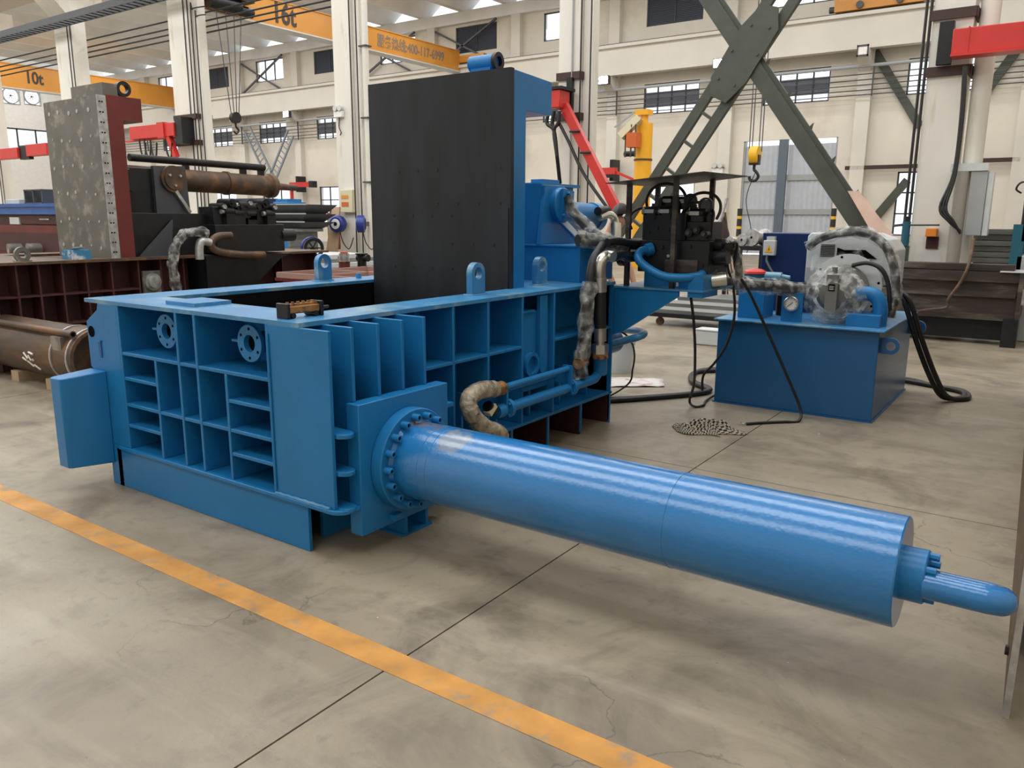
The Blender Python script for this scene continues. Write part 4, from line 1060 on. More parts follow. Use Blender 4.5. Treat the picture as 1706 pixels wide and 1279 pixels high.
# bell housing and pump, facing the camera
Pu.part('bell_housing', MB().lathe(mc, (0, -1, 0), [(-.12, .25), (-.06, .25), (-.06, .19), (.02, .17), (.02, .20), (.05, .20), (.05, .0001)], 36), PUMP)
bf = Pu.part('bell_flange', MB().cyl(mc + V((0, .05, 0)), mc + V((0, .09, 0)), .285, n=40), LGREY)
for q in range(8):
    a = q * PI / 4 + .2; c = mc + V((.262 * math.cos(a), .048, .262 * math.sin(a)))
    Pu.part('flange_hole', MB().cyl(c, c + V((0, .004, 0)), .011, n=10), DARKHOLE, under=bf)
pc = mc + V((-.02, -.08, -.03))
pb = Pu.part('pump_body', MB().lathe(pc, (0, -1, 0), [(0, .15), (.06, .165), (.12, .16), (.15, .125), (.20, .115), (.22, .06), (.22, .0001)], 32), PUMP)
Pu.part('pump_regulator', MB().box(pc.x - .045, pc.y - .28, pc.z - .16, pc.x + .045, pc.y - .17, pc.z + .16).cyl((pc.x, pc.y - .22, pc.z + .16), (pc.x, pc.y - .22, pc.z + .22), .022, n=12), PUMP, under=pb)
np_ = Pu.part('name_plate', MB().box(pc.x - .025, pc.y - .284, pc.z + .03, pc.x + .025, pc.y - .28, pc.z + .085), DARKHOLE, under=pb)
for i, z in enumerate((.04, .053, .066)): Pu.part('plate_line', MB().box(pc.x - .018, pc.y - .286, pc.z + z, pc.x + .018, pc.y - .2842, pc.z + z + .005), LGREY, under=pb)
for sx in (-.105, .105): Pu.part('pump_port', MB().cyl((pc.x + sx, pc.y - .1, pc.z), (pc.x + sx * 1.7, pc.y - .1, pc.z), .05, n=18), GREY, under=pb)
# clear film bag thrown over the pump
rows = []
for i in range(15):
    t_ = i / 14; rr = .235 * math.sin(.30 + t_ * 2.35); row = []
    for k in range(33):
        a = 2 * PI * k / 32; w_ = 1 + .10 * math.sin(5 * a + i) + .07 * math.sin(11 * a + 2 * i)
        if k == 32: w_ = rows_w0
        if k == 0: rows_w0 = w_
        row.append(pc + V((rr * w_ * math.cos(a), -.36 * t_ + .06, rr * w_ * math.sin(a) * 1.05 - .02)))
    rows.append(row)
Pu.part('film_wrap', MB().quadgrid(rows), FILM, 'crumpled clear film over the pump')
rows = []
for i in range(9):
    t_ = i / 8; row = []
    for k in range(17):
        s_ = k / 16; row.append(V((1.0 + .62 * s_, 4.93 - .05 * math.sin(3 * s_ * PI) - .06 * t_, 1.30 - .22 * t_ - .05 * math.sin(s_ * 9) + .03 * math.sin(s_ * 23 + t_ * 7))))
    rows.append(row)
Pu.part('film_sheet', MB().quadgrid(rows), FILM2)
# blue suction elbow down to the tank
Pu.part('suction_elbow', MB().tube([pc + V((.16, -.1, 0)), pc + V((.26, -.1, .01)), pc + V((.325, -.1, -.03)), pc + V((.35, -.1, -.11)), pc + V((.35, -.1, -.26))], .058, 18, 6), BLUE)
Pu.part('suction_box', MB().box(pc.x + .12, pc.y - .24, TT, pc.x + .38, pc.y + .02, TT + .10), BLUE, bevel=.003)
# gauge on its plate
g1 = at(1319, 512, 'y', 4.42); 
gp_ = Pu.part('gauge_plate', MB().box(g1.x - .085, 4.42, TT, g1.x + .085, 4.44, TT + .25), BLUE)
gc = V((g1.x, 4.42, TT + .155))
Pu.part('gauge_case', MB().lathe(gc, (0, -1, 0), [(0, .062), (.03, .062), (.034, .058), (.034, .050), (.026, .048)], 32), ZINC, under=gp_)
Pu.part('gauge_dial', MB().cyl(gc + V((0, -.022, 0)), gc + V((0, -.026, 0)), .050, n=32), WHITEG, under=gp_)
Pu.part('gauge_needle', MB().bar(gc + V((-.030, -.029, -.026)), gc + V((.014, -.029, .014)), .004, .003, (0, 1, 0)), TXT, under=gp_)
for i in range(9):
    a = -.7 + i * .57; d = V((math.cos(a), 0, math.sin(a)))
    Pu.part('gauge_tick', MB().bar(gc + d * .038 + V((0, -.0275, 0)), gc + d * .046 + V((0, -.0275, 0)), .003, .001, (0, 1, 0)), TXT, under=gp_)
# hoses on the unit
arch = [at(1346, 412, 'y', 4.9), at(1365, 398, 'y', 4.88), at(1400, 388, 'y', 4.85), at(1440, 388, 'y', 4.82), at(1470, 404, 'y', 4.8), at(1487, 435, 'y', 4.78), at(1492, 470, 'y', 4.75), at(1490, 500, 'y', 4.72), at(1482, 528, 'y', 4.72)]
wrapped(Pu, 'wrapped_arch_hose', arch, .050, 'dark arched hose wrapped in clear film')
Pu.part('small_arch_hose', MB().tube([at(1420, 442, 'y', 4.7), at(1445, 438, 'y', 4.68), at(1468, 448, 'y', 4.66), at(1480, 475, 'y', 4.66), at(1482, 515, 'y', 4.66)], .018, 10, 6), RUB)
wrapped(Pu, 'pressure_hose', [V((.74, PY + .22, 1.16)), at(1195, 467, 'y', 3.5), at(1225, 473, 'y', 3.9), at(1260, 475, 'y', 4.15), at(1300, 478, 'y', 4.35), at(1340, 483, 'y', 4.5), at(1362, 485, 'y', 4.6)], .064, 'hose wrapped in crumpled clear film from valve to pump')
Pu.part('hose_end', MB().cyl(V((.70, PY + .2, 1.15)), V((.80, PY + .24, 1.165)), .05, n=16), ZINC)
c = at(1258, 457, 'y', 4.75)
FZ2 = at(1258, 462, 'y', 4.75).z
fc = Pu.part('filler_cap', MB().lathe(V((c.x, c.y, FZ2 - .02)), (0, 0, 1), [(0, .08), (0, .10), (.05, .10), (.06, .09)], 24).cyl((c.x, c.y, TT), (c.x, c.y, FZ2 - .02), .08, n=20), TEAL)
Pu.part('filler_lid', MB().lathe(V((c.x, c.y, FZ2 + .035)), (0, 0, 1), [(0, .105), (.02, .10), (.04, .06), (.05, .0001)], 20), JRED, 'red plastic filler cap', under=fc)
Pu.part('fitting', MB().cyl((c.x + .08, c.y, FZ2 + .02), (c.x + .24, c.y, FZ2 + .02), .035, n=16).cyl((c.x + .24, c.y, FZ2 + .02), (c.x + .31, c.y, FZ2 + .01), .02, n=12), FRP)
Pu.part('breather', MB().cyl((.80, 4.85, TT), (.80, 4.85, .96), .06, n=16), SLATE)
# heavy supply cables down the right side to the floor
for k_, (dx, dy) in enumerate(((0, 0), (.05, .05))):
    cpt = [V((1.62 + dx, 5.2, TT + .25)), V((1.74 + dx, 5.15, TT + .16)), V((1.86 + dx, 5.2, .58)), V((1.98 + dx, 5.35, .25)), V((2.08 + dx, 5.5, .05)), V((2.22 + dx, 5.65 + dy, .025)), V((2.2, 5.95 + dy, .025)), V((1.95, 6.1, .025)), V((1.7, 6.2 + dy * 2, .025)), V((1.3, 6.3, .025)), V((.6, 6.1 + dy, .025)), V((.1, 5.75 + dy * 2, .025)), V((-.2, 5.4 + dy * 2, .025)), V((-.05, 4.9 + dy, .025)), V((.25, 4.55 + dy, .025)), V((-.1, 3.95 + dy, .025)), V((-.45, 3.55 + dy * 2, .025)), V((-.8, 3.4 + dy * 2, .03))]
    Pu.part('supply_cable', MB().tube(cpt, .022, 10, 8), RUB)

# ================================================================== loose cables, cloth, bucket and paper on the floor
VX = V((.76, PY + .25, 1.38))
solo('control_cable', MB().tube([V((.62, PY + .02, 1.03)), at(1156, 540, 'y', 3.3), at(1158, 590, 'y', 3.5), at(1156, 640, 'y', 3.8), V((.31, 3.98, .05)), V((.37, 3.96, .012)), V((.41, 4.05, .012)), V((.36, 4.25, .012)), V((.36, 4.6, .03)), V((.3, 4.9, .012))], .011, 8, 8), RUB, 'thin black cable hanging from the valve platform in a long loop', 'cable')
solo('control_cable', MB().tube([VX, VX + V((.06, .05, .03)), at(1212, 440, 'y', 3.6), at(1222, 480, 'y', 3.75), at(1223, 530, 'y', 3.9), at(1210, 575, 'y', 4.05), at(1190, 605, 'y', 4.15), at(1172, 625, 'y', 4.2), V((.32, 4.24, .10))], .011, 8, 8), RUB, 'thin black cable drooping in front of the tank corner', 'cable')
solo('control_cable', MB().tube([VX + V((0, .02, .02)), VX + V((.08, .05, .04)), at(1225, 445, 'y', 3.6), at(1250, 490, 'y', 3.75), at(1280, 555, 'y', 3.9), at(1312, 628, 'y', 4.0), at(1333, 680, 'y', 4.05), V((1.24, 3.98, .012)), V((1.15, 3.88, .012)), V((1.02, 3.75, .012)), V((.93, 3.64, .012))], .012, 8, 8), RUB, 'black cable slanting across the tank front with a bare end on the floor', 'cable')
bo_ = solo('cable_ends', MB().tube([V((.93, 3.64, .012)), V((.91, 3.63, .012)), V((.88, 3.64, .02))], .004, 6, 4).tube([V((.93, 3.64, .012)), V((.90, 3.60, .012)), V((.885, 3.585, .012))], .004, 6, 4), ZINC, 'bare copper-coloured strands at the cable end beside the cloth', 'wire')
solo('extension_cable', MB().tube([at(1024, 548, 'y', 3.25), at(1042, 557, 'y', 3.3), at(1053, 572, 'y', 3.4), at(1057, 592, 'y', 3.55), at(1054, 615, 'y', 3.7), at(1046, 640, 'y', 3.75), V((-.42, 3.72, .012)), V((-.6, 3.6, .012))], .008, 8, 8), RUB, 'thin black cord with an inline switch beside the white bucket', 'cord')

# checked cloth heap
cl = V((.715, 3.28, 0)); NX, NY = 46, 30; rows = []
random.seed(3)
for i in range(NY):
    row = []
    for k in range(NX):
        s_, t_ = k / (NX - 1) - .5, i / (NY - 1) - .5
        edge = max(0, 1 - (abs(s_) * 2) ** 3) * max(0, 1 - (abs(t_) * 2) ** 3)
        h = edge * (.028 + .040 * math.exp(-((s_ + .12) ** 2 / .02 + (t_ - .08) ** 2 / .05)) + .022 * math.sin(9 * s_ + 5 * t_) + .014 * math.sin(21 * s_ - 9 * t_) + .010 * math.sin(33 * t_ + 8 * s_))
        x = cl.x + s_ * .50 * (1 - .35 * abs(t_) + .25 * math.sin(5 * t_)) + .03 * math.sin(7 * t_)
        y = cl.y + t_ * .30 * (1 - .3 * abs(s_ - .1)) + s_ * .10 + .03 * math.sin(8 * s_)
        row.append((x, y, max(.004, h * 1.25 + .006)))
    rows.append(row)
mbc = MB().quadgrid(rows)
co = solo('checked_cloth', mbc, CHECK, 'crumpled black and cream checked cloth lying on the floor', 'cloth', ang=180)
uvl = co.data.uv_layers.new(name='UVMap')
for lp_ in co.data.loops:
    i, k = divmod(lp_.vertex_index, NX); uvl.data[lp_.index].uv = (k / (NX - 1) * 1.6, i / (NY - 1) * .95)
co.modifiers.new('thick', 'SOLIDIFY').thickness = .003

bk = T('bucket', 'white plastic bucket standing behind the rear corner of the baler', 'bucket', (-.93, 5.05, 0))
bk.part('body', MB().lathe((-.93, 5.05, 0), (0, 0, 1), [(0.0, .0001), (0.0, .135), (.30, .16), (.30, .166), (.345, .17), (.345, .16), (.02, .128), (.02, .0001)], 32), BUCK)
bk.part('rim', MB().ring((-.93, 5.05, .325), (0, 0, 1), .168, .176, .02, 32), BUCK)
bk.part('handle', MB().tube([(-.93 + .176 * math.cos(a), 5.05 - .02, .32 - .10 * math.sin(a)) for a in [i * PI / 10 for i in range(11)]], .004, 6, 2), ZINC)
pp = [(-.62, 4.28), (-.20, 4.60), (-.36, 4.92), (-.95, 4.62)]
rows = [[(pp[0][0] + (pp[1][0] - pp[0][0]) * k / 8 + ((pp[3][0] - pp[0][0]) + (pp[2][0] - pp[1][0] - pp[3][0] + pp[0][0]) * k / 8) * i / 8,
          pp[0][1] + (pp[1][1] - pp[0][1]) * k / 8 + ((pp[3][1] - pp[0][1]) + (pp[2][1] - pp[1][1] - pp[3][1] + pp[0][1]) * k / 8) * i / 8,
          .004 + .010 * abs(math.sin(k * .9 + i * .6))) for k in range(9)] for i in range(9)]
po = solo('paper_sheet', MB().quadgrid(rows), PAPER, 'creased pale printed sheet lying on the floor near the bucket', 'paper', ang=180)
po.modifiers.new('thick', 'SOLIDIFY').thickness = .002
c = at(1182, 560, 'y', 7.4)
gb = T('metal_box', 'small grey metal box on the floor behind the tank corner', 'box', (c.x, 7.4, 0))
gb.part('body', MB().box(c.x - .16, 7.3, 0, c.x + .2, 7.55, .19), LGREY, bevel=.02); gb.part('lid', MB().box(c.x - .165, 7.295, .19, c.x + .205, 7.555, .205), LGREY)

# rusty clamp tool on the rim corner
ct = T('bolt_fixture', 'small rusty orange cast fixture lying on the rim corner of the baler', 'tool', (-.20, .22, H1 + .022))
z0 = H1 + .022
tx0, tx1 = -.21, -.15
ct.part('body', MB().box(tx0, .07, z0 + .022, tx1, .27, z0 + .058), ORST, bevel=.005)
ct.part('top_bar', MB().box(tx0 + .012, .08, z0 + .058, tx1 - .012, .26, z0 + .068), ORST)
for i in range(6): ct.part('bolt_head', MB().cyl((-.18, .09 + i * .032, z0 + .068), (-.18, .09 + i * .032, z0 + .077), .009, n=6), ORST)
for y in (.055, .262): ct.part('end_foot', MB().box(tx0 - .012, y, z0, tx1 + .012, y + .018, z0 + .074), SLATE, bevel=.004)
ct.part('spindle', MB().cyl((-.18, .28, z0 + .036), (-.18, .345, z0 + .036), .008, n=10), SLATE)
for y in (.095, .235): ct.part('wheel', MB().cyl((tx0 - .008, y, z0 + .014), (tx1 + .008, y, z0 + .014), .014, n=12), SLATE)

# ================================================================== tall steel plate at the right edge
sp = T('steel_plate', 'tall rusty steel plate standing on edge at the right border', 'steel plate', (2.85, 2.5, 0))
def skew(x0, x1, y0, y1, z0, z1):
    f = lambda x, y: x - (y - .45) * .027
    return MB().add([(f(x0, y0), y0, z0), (f(x1, y0), y0, z0), (f(x1, y1), y1, z0), (f(x0, y1), y1, z0), (f(x0, y0), y0, z1), (f(x1, y0), y0, z1), (f(x1, y1), y1, z1), (f(x0, y1), y1, z1)], [(0, 3, 2, 1), (4, 5, 6, 7), (0, 1, 5, 4), (1, 2, 6, 5), (2, 3, 7, 6), (3, 0, 4, 7)])
sp.part('plate', skew(2.868, 2.882, .47, 6.2, 0.0, 2.4), RUST)
sp.part('edge_flat', skew(2.868, 2.888, .43, .47, 0.0, 2.4), MILL, 'bright ground edge bar')
sp.part('bolt', MB().cyl((2.848, .72, .10), (2.866, .72, .10), .018, n=6), SLATE)
bp_ = T('brown_plate', 'brown steel box standing behind the tall plate at the right border', 'steel box', (3.2, 1.4, 0))
bp_.part('body', MB().box(2.93, .90, .04, 3.5, 6.0, 2.2), RUST); bp_.part('runner', MB().box(2.925, .895, 0, 3.5, 6.0, .04), SLATE)

# ================================================================== unfinished red baler on the left
RB = T('unfinished_baler', 'maroon primed baler with a raw steel lid and brown lid cylinder', 'baler', (-7.0, 3.2, 0))
RX = -6.0; RZ = 1.10
RB.part('top_rim', MB().box(-8.1, .85, RZ, -5.95, 2.0, RZ + .03).box(-6.35, 2.0, RZ, -5.95, 5.6, RZ + .03).box(-8.1, 2.0, RZ, -7.7, 5.6, RZ + .03).box(-7.7, 2.7, RZ, -6.35, 5.6, RZ + .03), RUST)
RB.part('body_shell', MB().box(-8.0, 1.0, .18, -6.2, 5.5, RZ), RED2)
for y in (1.40, 1.62, 1.86, 2.12, 2.40, 2.72, 3.0, 3.3, 3.8, 4.3, 4.8, 5.4):
    RB.part('side_upright', MB().box(-6.2, y - .01, .10, RX, y + .01, RZ), RED2)
for y0, y1 in ((.95, 1.39), (1.41, 1.61), (1.63, 1.85), (1.87, 2.11), (2.13, 2.39), (2.41, 2.71)):
    for z in (.77, .45): RB.part('side_shelf', MB().box(-6.2, y0, z - .01, RX, y1, z + .01), RED2)
RB.part('bottom_slab', MB().box(-8.0, .9, .14, -5.98, 5.5, .17), RED2)
for y in (1.2, 3.2, 5.0): RB.part('foot', MB().box(-7.9, y, 0, -6.1, y + .1, .14), RED2)
RB.part('pivot_plate', MB().box(RX - .02, 2.76, .66, RX + .01, 2.98, .97), STEEL)
c = V((RX + .01, 2.87, .84))
RB.part('pivot_boss', MB().lathe(c, (1, 0, 0), [(0, .10), (.03, .10), (.03, .07), (.06, .07), (.065, .04), (.065, .0001)], 24), MILL)
# lid
LYF = 2.42
xl = at(75, 200, 'y', LYF).x
RB.part('lid_face', MB().box(xl, LYF, RZ + .03, RX - .01, LYF + .10, 2.885), STEEL, 'raw grey steel lid face with weld plugs')
rl = RB.part('lid_side', MB().prism([(LYF + .10, RZ + .03), (2.70, RZ + .03), (2.70, 2.645), (2.93, 2.645), (2.93, 2.90), (LYF + .10, 2.90)], 'x', xl + .02, RX), RED, 'red painted lid frame')
RB.part('edge_strip', MB().box(RX - .012, LYF + .0, RZ + .03, RX + .002, LYF + .10, 2.89), MILL, under=rl)
for i in range(16):
    z = 1.2 + i * .108
    for dy in (.025, .055): RB.part('edge_bolt', MB().cyl((RX, LYF + dy, z), (RX + .008, LYF + dy, z), .008, n=8), DARKHOLE, under=rl)
random.seed(5)
for i in range(6):
    for k in range(5):
        x = xl + .12 + k * (RX - xl - .2) / 4.6 + random.uniform(-.02, .02); z = 1.25 + i * .30 + random.uniform(-.02, .02)
        RB.part('weld_plug', MB().cyl((x, LYF - .004, z), (x, LYF, z), .018 + random.uniform(-.004, .008), n=9), MILL, under=rl)
RB.part('lid_top_block', MB().box(xl + .4, 2.55, 2.90, RX - .1, 2.72, 3.04), STEEL, under=rl)
RB.part('lid_eye', MB().ring((RX - .16, 2.80, 3.0), (1, 0, 0), .05, .085, .06, 20), SLATE, under=rl)
# rear box, clevis and lid cylinder
a = at(376, 356, 'x', RX - .1)
RB.part('rear_box', MB().box(-7.6, 2.75, RZ + .03, RX - .1, a.y, a.z), SLATE, bevel=.004)
g0_ = at(233, 428, 'x', RX - .05); g1_ = at(288, 366, 'x', RX - .05); g2_ = at(287, 428, 'x', RX - .05)
RB.part('gusset', MB().prism([(g0_.y, RZ + .03), (g2_.y, RZ + .03), (g1_.y, g1_.z)], 'x', RX - .08, RX - .05), DGREY)
q_ = [at(px, py, 'x', RX - .3) for px, py in ((262, 357), (318, 357), (308, 277), (255, 276))]
RB.part('clevis_plate', MB().prism([(p.y, p.z) for p in q_], 'x', RX - .36, RX - .30), DGREY)
RB.part('clevis_block', MB().box(-7.3, q_[0].y - .5, a.z, RX - .36, q_[0].y + .25, q_[2].z - .05), SLATE)
k_ = at(288, 298, 'x', RX - .28)
kp_ = RB.part('keep_plate', MB().cyl((RX - .30, k_.y, k_.z), (RX - .26, k_.y, k_.z), .16, n=28).cyl((RX - .26, k_.y, k_.z), (RX - .24, k_.y, k_.z), .125, n=24), RUST)
for q in range(3):
    an = q * 2.09 + .5; RB.part('keep_bolt', MB().cyl((RX - .24, k_.y + .08 * math.cos(an), k_.z + .08 * math.sin(an)), (RX - .215, k_.y + .08 * math.cos(an), k_.z + .08 * math.sin(an)), .016, n=6), MILL, under=kp_)
RB.part('clevis_rib', MB().bar(at(292, 318, 'x', RX - .28), at(316, 354, 'x', RX - .28), .04, .05, (1, 0, 0)), MILL)
XC = RX - .55
c0_ = at(268, 298, 'x', XC); c1_ = at(450, 312, 'x', XC); c1_.z = c0_.z - .03
d_ = (c1_ - c0_).normalized(); L_ = (c1_ - c0_).length
lcy = RB.part('lid_cylinder', MB().lathe(c0_, d_, [(-.6, .0001), (-.6, .14), (L_ * .97, .14), (L_ * .98, .17), (L_ * 1.03, .16), (L_ * 1.06, .10), (L_ * 1.06, .05), (L_ * 1.28, .045), (L_ * 1.28, .0001)], 32), RUST, 'rusty brown lid cylinder')
RB.part('cylinder_collar', MB().lathe(c0_, d_, [(L_ * .55, .14), (L_ * .55, .155), (L_ * .58, .155), (L_ * .58, .14)], 32), RUST, under=lcy)
p0 = at(215, 262, 'x', XC); p1 = at(440, 284, 'x', XC); p1.z = p0.z - .02
RB.part('feed_pipe', MB().cyl(p0, p1, .045, n=16), SLATE, under=lcy)
for t_ in (.82, .97): pp_ = p0 + (p1 - p0) * t_; RB.part('pipe_bracket', MB().bar(pp_, V((pp_.x, pp_.y, c0_.z + .1)), .03, .10, (0, 1, 0)), SLATE, under=lcy)
RB.part('pipe_bracket', MB().bar(p0 + (p1 - p0) * .38, V((p0.x, (p0 + (p1 - p0) * .38).y, c0_.z)), .04, .08, (0, 1, 0)), SLATE, under=lcy)
pA = at(222, 300, 'x', RX - .2); RB.part('pivot_tube', MB().cyl(V((-7.4, pA.y, pA.z)), V((RX - .2, pA.y, pA.z)), .13, n=24), SLATE)
# valve bank on its shelf
v0 = at(372, 432, 'x', RX + .05); v1 = at(466, 400, 'x', RX + .05)
RB.part('valve_shelf', MB().prism([(v0.y - .35, RZ + .02), (v1.y + .1, RZ + .02), (v1.y - .1, RZ - .03), (v0.y + .2, .62), (v0.y - .35, .62)], 'x', RX - .3, RX + .2), SLATE)
vv = RB.part('valve_block', MB().box(RX - .35, v0.y - .15, RZ + .05, RX + .15, v1.y, RZ + .40).box(RX - .25, v0.y - .1, RZ + .40, RX + .05, v1.y - .2, RZ + .62), SLATE, 'black valve block', bevel=.006)
for (px, py) in ((376, 352), (392, 355), (412, 356), (444, 356), (400, 342), (412, 345)):
    p = at(px, py, 'x', RX + .08); RB.part('solenoid', MB().cyl(p + V((0, -.03, 0)), p + V((0, .10, 0)), .05, n=14).box(p.x - .12, p.y - .02, p.z - .16, p.x + .04, p.y + .12, p.z), SLATE, under=vv); RB.part('solenoid_cap', MB().cyl(p + V((.0, -.07, 0)), p + V((0, -.03, 0)), .032, n=12), MILL, under=vv)
for i_ in range(7):
    p = V((RX + .05, v0.y + .02 + i_ * .13, RZ + .62 + .05 * (i_ % 2))); RB.part('spool_body', MB().cyl(p + V((-.2, 0, 0)), p + V((.06, 0, 0)), .045 + .008 * (i_ % 3), n=12), SLATE, under=vv)
    RB.part('spool_nut', MB().cyl(p + V((.06, 0, 0)), p + V((.085, 0, 0)), .03, n=6), MILL if i_ % 3 == 0 else SLATE, under=vv)
p = at(466, 392, 'x', RX + .1); RB.part('end_port', MB().cyl(p, p + V((0, .22, 0)), .08, n=16), SLATE, under=vv)
for pts, r, m, lb in (([(345, 388), (325, 386), (305, 392), (293, 410), (288, 440), (291, 465), (295, 486)], .055, WRAP, 'hose wrapped in crumpled clear film'), ([(350, 404), (336, 402), (332, 414), (333, 432)], .05, MILL, None), ([(385, 392), (362, 394), (352, 406), (362, 418), (400, 424), (440, 424)], .045, RUST, None)):
    if m is WRAP: wrapped(RB, 'wrapped_hose', [at(x_, y_, 'x', RX + .28) for x_, y_ in pts], r, lb)
    else: RB.part('hydraulic_hose', MB().tube([at(x_, y_, 'x', RX + .28) for x_, y_ in pts], r, 12, 7), m, lb)
# its own ram cylinder reaching towards the camera
yc, zc, rc = 1.27, .335, .262
cyx = at(166, 600, 'y', yc).x
rm = RB.part('ram_cylinder', MB().lathe((0, yc, zc), (1, 0, 0), [(-6.3, rc), (cyx - .10, rc), (cyx - .09, rc - .012), (cyx - .06, rc - .012), (cyx - .05, rc), (cyx, rc), (cyx, rc - .03), (cyx - .25, rc - .03), (cyx - .25, .0001)], 48), RUST, 'rusty unpainted ram cylinder')
RB.part('cylinder_pipe', MB().cyl((-6.3, yc - .20, zc + .235), (cyx - .02, yc - .20, zc + .235), .03, n=16), RUST, under=rm)
RB.part('cylinder_pipe_bore', MB().cyl((cyx - .0195, yc - .20, zc + .235), (cyx - .018, yc - .20, zc + .235), .02, n=14), DARKHOLE, under=rm)
RB.part('pipe_bracket', MB().box(cyx - .34, yc - .25, zc + .05, cyx - .16, yc - .17, zc + .20), STEEL, under=rm)
for r0 in (-.36, -.07): RB.part('weld_bead', MB().ring((cyx + r0, yc, zc), (1, 0, 0), rc, rc + .012, .02, 40), MILL, under=rm)
# chalk characters on the rusty tube
for (u0, a0, u1, a1) in ((-.86, 2.55, -.80, 2.75), (-.90, 2.75, -.84, 2.85), (-.82, 2.85, -.75, 3.05), (-.76, 2.5, -.68, 2.55), (-.78, 2.62, -.74, 2.8), (-.72, 2.95, -.66, 3.15), (-.70, 2.72, -.70, 2.80)):
    pa = V((cyx + u0, yc + (rc + .002) * math.cos(a0 + .6), zc + (rc + .002) * math.sin(a0 + .6))); pb_ = V((cyx + u1, yc + (rc + .002) * math.cos(a1 + .6), zc + (rc + .002) * math.sin(a1 + .6)))
    RB.part('chalk_stroke', MB().tube([pa, (pa + pb_) / 2, pb_ + V((.001, 0, 0))], .010, 6, 3), CHALK, under=rm)
for x_ in (-5.6, -4.9): RB.part('cylinder_cradle', MB().box(x_, yc - .2, 0, x_ + .15, yc + .2, .10), BROWNW)
RB.part('near_guide', MB().box(-6.1, 1.02, .62, -5.75, 1.10, .95), STEEL)
RB.part('side_hose', MB().cyl(at(78, 553, 'y', 2.2), at(150, 552, 'y', 2.2), .04, n=14), RUB)
RB.part('hose_ferrule', MB().cyl(at(78, 553, 'y', 2.19), at(103, 552, 'y', 2.19), .048, n=14), MILL)

# things on and round the red baler
c = at(150, 426, 'z', RZ + .03); c = V((RX - .14, 2.10, RZ + .03))
tb = T('parts_carton', 'small blue carton with white scraps on the red baler rim', 'carton', c)
tb.part('carton', MB().box(c.x - .12, c.y - .1, c.z, c.x + .12, c.y + .1, c.z + .10), mat('carton_blue', (0.03, 0.20, 0.36), .6, color2=(0.6, 0.6, 0.62), c2amt=.3, c2scale=12))
for i in range(4): tb.part('paper_scrap', MB().add([(c.x - .09 + i * .05, c.y - .06, c.z + .10), (c.x - .02 + i * .05, c.y - .03, c.z + .125), (c.x - .03 + i * .045, c.y + .05, c.z + .14), (c.x - .10 + i * .05, c.y + .03, c.z + .11)], [(0, 1, 2, 3)]), WHITE)
lg = V((RX - .1, 1.52, RZ + .03))
solo('lifting_ring', MB().ring(lg + V((-.02, 0, .07)), (1, 0, 0), .035, .08, .04, 20).box(lg.x - .03, lg.y - .08, lg.z - .01, lg.x + .03, lg.y + .08, lg.z + .01), STEEL, 'small raw steel ring lug on the red baler rim near the left edge', 'lug')

# red frame and blue bundle behind, at the left border
fr = T('red_press_frame', 'red steel press frame behind the raw lid at the left border', 'press part', (-9.5, 3.5, 0))
a = at(-40, 372, 'y', 3.6); b = at(97, 376, 'y', 3.6); zb_ = at(40, 424, 'y', 3.6).z
fr.part('beam', MB().box(a.x, 3.6, zb_ - .3, b.x + .3, 4.3, b.z), RED); fr.part('inset_panel', MB().box(a.x + .3, 3.58, zb_ + .05, b.x, 3.6, b.z - .12), RED2)
for x_ in (a.x, b.x): fr.part('leg', MB().box(x_, 3.7, 0, x_ + .3, 4.2, zb_ - .3), RED)
for px in (30, 62):
    p = at(px, 414, 'y', 3.55); fr.part('end_tube', MB().cyl(p + V((0, -.15, 0)), p + V((.05, .1, 0)), .08, n=16), STEEL)
zf = b.z
fr2 = T('drawer_unit', 'dark maroon tool drawers standing on the red press frame', 'cabinet', ((a.x + b.x) / 2, 3.9, zf))
z1_ = at(60, 357, 'y', 3.65).z
fr2.part('carcass', MB().box(a.x, 3.65, zf, b.x + .2, 4.25, z1_), RED2); m_ = at(35, 365, 'y', 3.64)
fr2.part('drawer_front', MB().box(m_.x, 3.63, zf + .02, b.x + .15, 3.65, z1_ - .02), RED2); fr2.part('handle', MB().box(b.x - .6, 3.615, (zf + z1_) / 2, b.x - .3, 3.63, (zf + z1_) / 2 + .02), MILL)
fr2.part('catalogues', MB().box(m_.x - .35, 3.62, zf + .01, m_.x - .03, 3.66, zf + .12), LGREY)
z2_ = at(60, 339, 'y', 3.65).z
solo('blue_steel_bundle', MB().box(a.x, 3.6, z1_, b.x + .2, 4.3, z2_ - .05).box(a.x, 3.58, z2_ - .05, b.x + .2, 4.3, z2_), mat('bundle_blue', (0.02, 0.10, 0.35), .45, var=.2, stretch=(1, 1, 8)), 'bright blue steel bundle lying on the drawers at the left border', 'steel bundle')
p = at(30, 333, 'y', 3.8); solo('white_carton', MB().box(p.x - .22, 3.7, z2_, p.x + .25, 3.9, z2_ + .07), LGREY, 'pale flat carton on the blue steel bundle', 'carton', bevel=.004)
p = at(72, 330, 'y', 3.9)
dcx = T('dark_crate', 'dark grey open crate behind the raw lid on the blue bundle', 'crate', (p.x, 3.9, z2_))
for xx in (-.28, 0, .28): dcx.part('side', MB().box(p.x + xx - .015, 3.75, z2_, p.x + xx + .015, 4.1, z2_ + .22), DGREY)
dcx.part('base', MB().box(p.x - .3, 3.75, z2_, p.x + .3, 4.1, z2_ + .02).box(p.x - .3, 4.08, z2_, p.x + .3, 4.1, z2_ + .22).box(p.x - .3, 3.75, z2_ + .2, p.x + .3, 3.78, z2_ + .22), DGREY)

